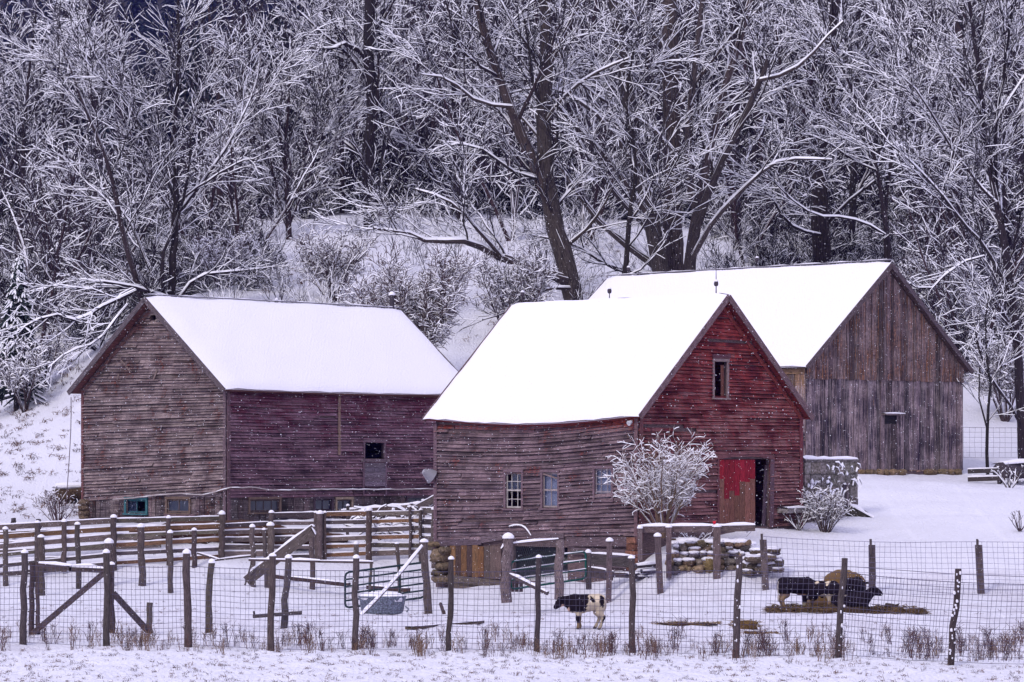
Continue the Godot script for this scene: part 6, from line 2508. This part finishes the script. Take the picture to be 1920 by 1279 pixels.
func woodland() -> void:
	# five kinds of wild tree; single ones stand along the brow, the mass of the wood behind
	var kinds := []
	for k in 5:
		var t := Tree3.new()
		t.shade = [Color(0.05, 0.036, 0.048), Color(0.056, 0.038, 0.044), Color(0.045, 0.036, 0.05), Color(0.065, 0.04, 0.047), Color(0.05, 0.038, 0.048)][k]
		t.fine = 0.017
		t.twig_shade = Color(0.046, 0.033, 0.043)
		t.laden = 0.32
		t.depth = [0.038, 0.034, 0.028, 0.026]
		t.per_metre = [1.25, 2.6, 3.6, 0.0]
		t.bare = [[0.3, 0.2, 0.35, 0.15, 0.25][k], 0.1, 0.1, 0]
		t.reach = [[3.6, 4.0, 3.2, 2.6, 4.4][k], 1.6, 0.75, 0.4]
		t.spread = [[0.9, 0.7, 1.1, 0.8, 1.0][k], 0.8, 0.7, 0.6]
		wild(t, [13.0, 14.5, 15.0, 8.5, 12.0][k], [0.17, 0.2, 0.24, 0.1, 0.16][k], [1, 2, 1, 3, 2][k])
		kinds.append(t)
	var protos := []
	var lone := [[420, 182, 1], [760, 190, 0], [930, 186, 4], [1120, 182, 0], [1330, 186, 2], [1450, 184, 1], [1500, 190, 3], [1640, 186, 4], [1720, 180, 0], [1840, 184, 1], [1900, 176, 4], [190, 184, 0], [480, 200, 4], [580, 196, 0], [700, 205, 1], [820, 200, 2], [1010, 198, 1], [1200, 196, 4], [1270, 205, 0], [1420, 202, 4], [1560, 200, 0], [1690, 204, 2], [1790, 200, 1], [1880, 198, 0], [-30, 186, 4], [380, 168, 3], [460, 163, 3], [1960, 182, 2], [1400, 168, 3], [1730, 166, 3], [1860, 160, 3], [1830, 150, 3], [960, 172, 3], [1100, 170, 3], [200, 166, 3], [120, 163, 3], [60, 158, 3]]
	lone.sort_custom(func(a, b): return a[0] < b[0])
	var names := []
	for q in lone:
		var over: String = ["above the spruce", "above the left eave", "behind the spreading tree", "beside the broom-like tree", "beside the thick straight trunk", "left of the great leaning maple", "behind the leaning maple", "beside the huge maple", "behind the board barn's ridge", "above the board barn's gable", "near the tall plain trunk", "near the right edge"][clampi(int(q[0] / 165.0), 0, 11)]
		var look: String = ["slim bare tree", "twin stemmed bare tree", "tall straight bare tree", "low snowy thicket", "wide crowned bare tree"][q[2]]
		names.append("%s %s, %s" % [look, "at the wood's edge" if q[1] < 183 else "a little back" if q[1] < 195 else "deep in the wood", over])
	for e in lone.size():
		var q: Array = lone[e]
		var k: int = q[2]
		if names.count(names[e]) > 1:
			var first := names.find(names[e])
			names[names.rfind(names[e])] += ", right one"
			names[first] += ", left one"
		var p := foot(q[0] + rnd(-8, 8), q[1])
		var o: Node3D
		if protos.size() <= k or protos[k] == null:
			while protos.size() <= k:
				protos.append(null)
			o = thing("woodland_tree", "", "tree", Vector3.ZERO)
			finish_tree(kinds[k], o)
			protos[k] = o
		else:
			o = protos[k].duplicate()
			o.name = numbered("woodland_tree")
			add_child(o)
		o.position = p
		o.rotation.y = rnd(0, TAU)
		o.scale = Vector3.ONE * rnd(0.85, 1.2)
		tag(o, names[e], "tree", "trees along the edge of the wood")
	var places := [[], [], [], [], []]
	for k in 900:
		var d := 190.0 + 270.0 * pow(rng.randf(), 1.25)
		var x := rnd(-0.19, 0.19) * d
		if d < 205 and rng.randf() < 0.6:
			continue
		if x / d < -0.045 and rng.randf() < 0.86:
			continue
		var e := rng.randi() % 5
		places[e].append(Transform3D(Basis(UP, rnd(0, TAU)).scaled(Vector3.ONE * rnd(0.75, 1.25)), Vector3(x, ground(x, d), -d)))
	for k in 5:
		many("woodland", mass_mesh(kinds[k]), places[k], ["bare grey trees of the hillside wood behind the farm", "twin stemmed bare trees of the hillside wood", "straight trunked bare trees of the hillside wood", "low snowy thicket of the hillside wood", "wide crowned bare trees of the hillside wood"][k], "woodland")
	# leafless underbrush that hides the floor of the wood
	var ub := Tree3.new()
	ub.shade = Color(0.028, 0.02, 0.028)
	ub.twig_shade = Color(0.024, 0.017, 0.024)
	ub.fine = 0.02
	ub.laden = 0.2
	ub.last = 2
	ub.per_metre = [4.0, 4.0, 0.0, 0.0]
	ub.reach = [1.6, 0.8, 0.4, 0.3]
	ub.bare = [0.1, 0.1, 0.1, 0.0]
	ub.sides = [4, 3, 3, 3]
	ub.depth = [0.02, 0.04, 0.04, 0.03]
	wild(ub, 4.2, 0.04, 9)
	var under := []
	for k in 1500:
		var d := 184.0 + 230.0 * pow(rng.randf(), 1.3)
		var x := rnd(-0.19, 0.19) * d
		under.append(Transform3D(Basis(UP, rnd(0, TAU)).scaled(Vector3.ONE * rnd(0.6, 1.25)), Vector3(x, ground(x, d) - 0.1, -d)))
	for k in 700:                                          # and down the bank at both sides
		var left := k % 2 == 0
		var d := rnd(150, 186)
		var px := rnd(-60, 440) if left else rnd(1360, 1980)
		if left and px < 170 and d < 160:
			continue
		if rough.get_noise_2d(px * 0.012, d * 0.12) < -0.12:
			continue
		if k > 420:
			continue
		under.append(Transform3D(Basis(UP, rnd(0, TAU)).scaled(Vector3.ONE * (rnd(0.3, 0.75) if k <= 420 else rnd(0.2, 0.5))), foot(px, d) - Vector3(0, 0.1, 0)))
	many("underbrush", mass_mesh(ub), under, "dark leafless underbrush on the floor of the wood", "underbrush")
	# thin saplings scattered over the bank above the barns
	var sp := Tree3.new()
	sp.shade = Color(0.05, 0.035, 0.038)
	sp.fine = 0.011
	sp.last = 2
	sp.laden = 0.7
	sp.per_metre = [2.6, 3.0, 0.0, 0.0]
	sp.reach = [0.9, 0.45, 0.3, 0.3]
	sp.bare = [0.2, 0.1, 0.1, 0.0]
	sp.spread = [0.6, 0.6, 0.6, 0.6]
	sp.sides = [4, 3, 3, 3]
	sp.depth = [0.03, 0.026, 0.024, 0.02]
	wild(sp, 3.4, 0.022, 4)
	var saps := []
	for k in 300:
		var px := rnd(380, 1420)
		var d := rnd(146, 178)
		if rough.get_noise_2d(px * 0.012, d * 0.1 + 31.0) < 0.06:
			continue
		saps.append(Transform3D(Basis(UP, rnd(0, TAU)).rotated(Vector3(0, 0, 1), rnd(-0.3, 0.3)).scaled(Vector3.ONE * rnd(0.35, 1.1)), foot(px, d)))
	many("saplings", mass_mesh(sp), saps, "thin leafless saplings scattered over the snowy bank", "saplings")
	# dark evergreens among and behind them
	var con := Round.new()
	var csn := Round.new()
	for k in 90:
		var f := pow(k / 90.0, 0.8)
		var az := k * 2.4
		var l := (1.0 - f) * 2.6 * rnd(0.7, 1.2) + 0.25
		var p := Vector3(0, 1.0 + 11.0 * f, 0)
		var go := Vector3(cos(az), 0, sin(az))
		con.tint = tone(Color(0.016, 0.021, 0.027), 0.4)
		var line := path([p, p + go * l * 0.55, p + go * l + Vector3(0, -0.3 * l, 0)])
		con.tube(line, 0.34, 0.06, 5, 0.4, false, k)
		if k % 2 == 0:
			csn.ridge(line, 0.2, 0.05, 0.10, rng, 0.7)
	con.tube(path([Vector3(0, -0.5, 0), Vector3(0, 6, 0), Vector3(0, 12.4, 0)]), 0.2, 0.03, 5)
	var cm := con.build()
	cm.surface_set_material(0, M.twig)
	csn.build(cm)
	cm.surface_set_material(1, M.tree_snow)
	var spots := []
	for k in 420:
		var d := 235.0 + 230.0 * rng.randf()
		var x := rnd(-0.19, 0.19) * d
		spots.append(Transform3D(Basis(UP, rnd(0, TAU)).scaled(Vector3.ONE * rnd(0.6, 1.1)), Vector3(x, ground(x, d), -d)))
	for q in [[1570, 205], [1600, 212], [1520, 215], [1490, 208], [1630, 220], [1440, 222], [1750, 214]]:
		var p := foot(q[0], q[1])
		spots.append(Transform3D(Basis(UP, rnd(0, TAU)).scaled(Vector3.ONE * rnd(0.55, 0.8)), p))
	many("evergreens", cm, spots, "dark evergreens standing in the hillside wood", "evergreens")
	var far := []
	for k in 3200:
		var d := 480.0 + 620.0 * pow(rng.randf(), 0.9)
		var x := rnd(-0.24, 0.22) * d
		far.append(Transform3D(Basis(UP, rnd(0, TAU)).scaled(Vector3(1.3, rnd(1.0, 1.5), 1.3)), Vector3(x, hill(x, d) - 0.5, -d)))
	var fm := con.build()
	fm.surface_set_material(0, M.twig)
	many("mountain_forest", fm, far, "blue dark forest on the far mountain at upper left", "forest")


func shrub(called: String, label: String, base: Vector3, high: float, wide: float, stems: int, deep: float, category := "bush", fine := 0.011, color := Color(0.08, 0.055, 0.055), dens := 1.0) -> Node3D:
	var t := Tree3.new()
	t.last = 3
	t.fine = fine
	t.shade = color
	t.per_metre = [4.2 * dens, 5.5 * dens, 7.5 * dens, 0.0]
	t.reach = [high * 0.34, high * 0.17, high * 0.085, 0.1]
	t.bare = [0.28, 0.15, 0.1, 0.0]
	t.spread = [0.75, 0.85, 0.85, 0.7]
	t.depth = [deep, deep, deep * 1.05, deep]
	t.twig_shade = color * 0.9
	t.sides = [6, 4, 3, 3]
	t.wander = [0.16, 0.22, 0.26, 0.26]
	var o := thing(called, label, category, base)
	for k in stems:
		var az := TAU * k / stems + rnd(-0.4, 0.4)
		var lean := wide / high * rnd(0.2, 0.9)
		var go := Vector3(cos(az) * lean, 1, sin(az) * lean).normalized()
		var l := high * rnd(0.7, 1.0)
		var p := base + Vector3(cos(az), 0, sin(az)) * 0.12 * wide * 0.3 - Vector3(0, 0.1, 0)
		var line := PackedVector3Array([p])
		for q in 6:
			go = (go + Vector3(rnd(-0.16, 0.16), 0.02, rnd(-0.16, 0.16))).normalized()
			p += go * l / 6.0
			line.append(p)
		limb(t, line, 0.012 + high * 0.011, fine, 0)
	finish_tree(t, o)
	return o


func bushes() -> void:
	shrub("bush", "large bush thick with snow before the red barn's corner", at(1243, 1002, 105.0), 2.95, 2.7, 17, 0.02, "bush", 0.0065, Color(0.22, 0.15, 0.11), 1.2)
	shrub("bush", "rounded snowy bush at the foot of the masonry wall", at(1548, 1000, 110.2), 1.5, 1.5, 20, 0.02, "bush", 0.007, Color(0.10, 0.07, 0.07), 1.8)
	shrub("bush", "dark low twiggy bush right of the red barn doorway", at(1497, 990, 110.2), 0.85, 0.8, 9, 0.02, "bush", 0.008, Color(0.08, 0.055, 0.05))
	shrub("bush", "snowless reddish bush left of the weathered barn", at(108, 982, 124.6), 1.45, 1.5, 14, 0.012, "bush", 0.011, Color(0.12, 0.065, 0.07))
	shrub("small_tree", "small vase shaped tree alone on the left snowy slope", foot(46, 147), 3.0, 2.0, 9, 0.05, "tree", 0.013)
	shrub("bush", "tall fine twigged bush in the gap between both front barns", at(775, 705, 139.0), 4.8, 3.6, 16, 0.022, "bush", 0.014, Color(0.11, 0.07, 0.07))
	shrub("bush", "wide frosted thicket above the weathered barn's roof", foot(625, 151), 3.2, 3.4, 16, 0.035, "bush", 0.014, Color(0.11, 0.075, 0.08))
	shrub("bush", "frosted thicket just left of the spreading tree's trunks", foot(195, 152), 3.2, 3.2, 14, 0.035, "bush", 0.014, Color(0.10, 0.07, 0.075))
	shrub("bush", "snowy shrub beside the spruce at far left", foot(80, 150), 2.6, 2.6, 12, 0.04, "bush", 0.013, Color(0.10, 0.07, 0.075))
	shrub("bush", "frosted thicket right of the spreading tree's trunks", foot(420, 153), 2.8, 3.2, 14, 0.035, "bush", 0.014, Color(0.11, 0.075, 0.08))
	shrub("bush", "bush behind the red barn's ridge under the leaning maple", foot(965, 146), 3.8, 3.0, 12, 0.03, "bush", 0.014, Color(0.10, 0.07, 0.075))
	shrub("bush", "snow bowed bush behind the board barn's right corner", foot(1885, 143), 3.6, 2.6, 12, 0.045, "bush", 0.013, Color(0.10, 0.07, 0.075))
	shrub("bush", "tangled thicket right above the board barn's far slope", foot(1760, 152), 4.6, 3.6, 12, 0.045, "bush", 0.014, Color(0.10, 0.07, 0.075))
	shrub("bush", "dark scrub by the old tank at the right edge", at(1893, 915, 124.5), 1.0, 1.0, 9, 0.03, "bush", 0.010, Color(0.07, 0.05, 0.05))
	shrub("bush", "small bare shrub on the snowy drive at right edge", at(1912, 990, 111.3), 0.8, 0.9, 9, 0.0, "bush", 0.008, Color(0.10, 0.07, 0.08), 0.8)
	shrub("bush", "thin scrub growing over the dry stone wall", at(1300, 1020, 105.6), 0.7, 1.4, 14, 0.03, "bush", 0.008, Color(0.12, 0.075, 0.075))


func grass() -> void:
	# dead weeds along the fence and blades poking through the snow
	for v in 3:
		var g := Round.new()
		for k in 9:
			g.tint = tone([Color(0.13, 0.07, 0.065), Color(0.09, 0.05, 0.055), Color(0.17, 0.105, 0.07)][v], 0.4)
			var p := Vector3(rnd(-0.12, 0.12), -0.03, rnd(-0.12, 0.12))
			var q := p + Vector3(rnd(-0.16, 0.16), rnd(0.18, 0.5), rnd(-0.12, 0.12))
			g.tube(path([p, p.lerp(q, 0.5) + Vector3(rnd(-0.03, 0.03), 0.02, 0), q]), 0.0058, 0.003, 3)
			for s in 3:
				var f := rnd(0.4, 0.95)
				var a := p.lerp(q, f)
				g.tube(path([a, a + Vector3(rnd(-0.05, 0.05), 0.05, rnd(-0.04, 0.04)), a + Vector3(rnd(-0.1, 0.1), rnd(0.06, 0.13), rnd(-0.08, 0.08))]), 0.0045, 0.003, 3)
		var m := g.build()
		m.surface_set_material(0, M.twig)
		var spots := []
		for k in 260:
			var px := rnd(-40, 1960)
			var d := depth_of(lerpf(1212, 1240, clampf(px / 1920.0, 0, 1))) + rnd(-1.6, 3.0)
			var thick := 0.28 + 1.1 * rough.get_noise_2d(px * 0.02 + v * 20.0, d * 0.5)
			if px > 1350 and rng.randf() < 0.55:
				d += rnd(0.0, 6.5)
			elif rng.randf() < 0.12:
				d += rnd(0, 8)
			if rng.randf() > thick + (0.15 if px > 900 else 0.0):
				continue
			spots.append(Transform3D(Basis(UP, rnd(0, TAU)).scaled(Vector3.ONE * rnd(0.35, 1.15)), foot(px, d)))
		many("dead_weeds", m, spots, ["reddish dead weeds along the wire fence", "dark dead stalks along the wire fence", "tan dead grass along the wire fence"][v], "weeds")
	for v in 2:
		var g := Round.new()
		for k in 6:
			g.tint = tone(Color(0.15, 0.09, 0.07) if v == 0 else Color(0.10, 0.065, 0.065), 0.4)
			var p := Vector3(rnd(-0.06, 0.06), -0.02, rnd(-0.06, 0.06))
			g.tube(path([p, p + Vector3(rnd(-0.02, 0.02), 0.04, 0), p + Vector3(rnd(-0.09, 0.09), rnd(0.04, 0.11), rnd(-0.06, 0.06))]), 0.0045, 0.0025, 3)
		var m := g.build()
		m.surface_set_material(0, M.twig)
		var spots := []
		for k in 2100:
			var d := rnd(62.5, 74.0) if k < 1100 else rnd(74, 118)
			var px := rnd(-40, 1960)
			if rough.get_noise_2d(px * 0.02, d * 0.5 + v * 9.0) < (-0.2 if k < 1100 else 0.0):
				continue
			if d > 96 and px > 800:
				continue
			spots.append(Transform3D(Basis(UP, rnd(0, TAU)).scaled(Vector3.ONE * rnd(0.35, 1.1)), foot(px, d)))
		for k in 800:
			var d := rnd(126, 160)
			var px := rnd(-60, 160) if k < 480 else rnd(480, 1200)
			if k >= 480:
				d = rnd(146, 172)
			if rough.get_noise_2d(px * 0.03, d * 0.4) < -0.05:
				continue
			spots.append(Transform3D(Basis(UP, rnd(0, TAU)).scaled(Vector3(2.8, 1.6, 2.8) * rnd(0.5, 1.5)), foot(px, d)))
		many("grass_tufts", m, spots, ["brown grass blades poking through the snow", "dark grass blades poking through the snow"][v], "grass")


func snowfall() -> void:
	var s := SphereMesh.new()
	s.radial_segments = 6
	s.rings = 3
	s.radius = 0.5
	s.height = 1.0
	var m := ArrayMesh.new()
	m.add_surface_from_arrays(Mesh.PRIMITIVE_TRIANGLES, s.get_mesh_arrays())
	m.surface_set_material(0, M.tree_snow)
	var spots := []
	for k in 32000:
		var p := Vector3(rnd(-22, 22), rnd(0.5, 14), -rnd(55, 123))
		spots.append(Transform3D(Basis(UP, rnd(0, TAU)).scaled(Vector3(1, rnd(0.8, 1.5), 1) * rnd(0.006, 0.015)), p))
	many("falling_snow", m, spots, "snowflakes drifting through the air over the yard", "snowfall")
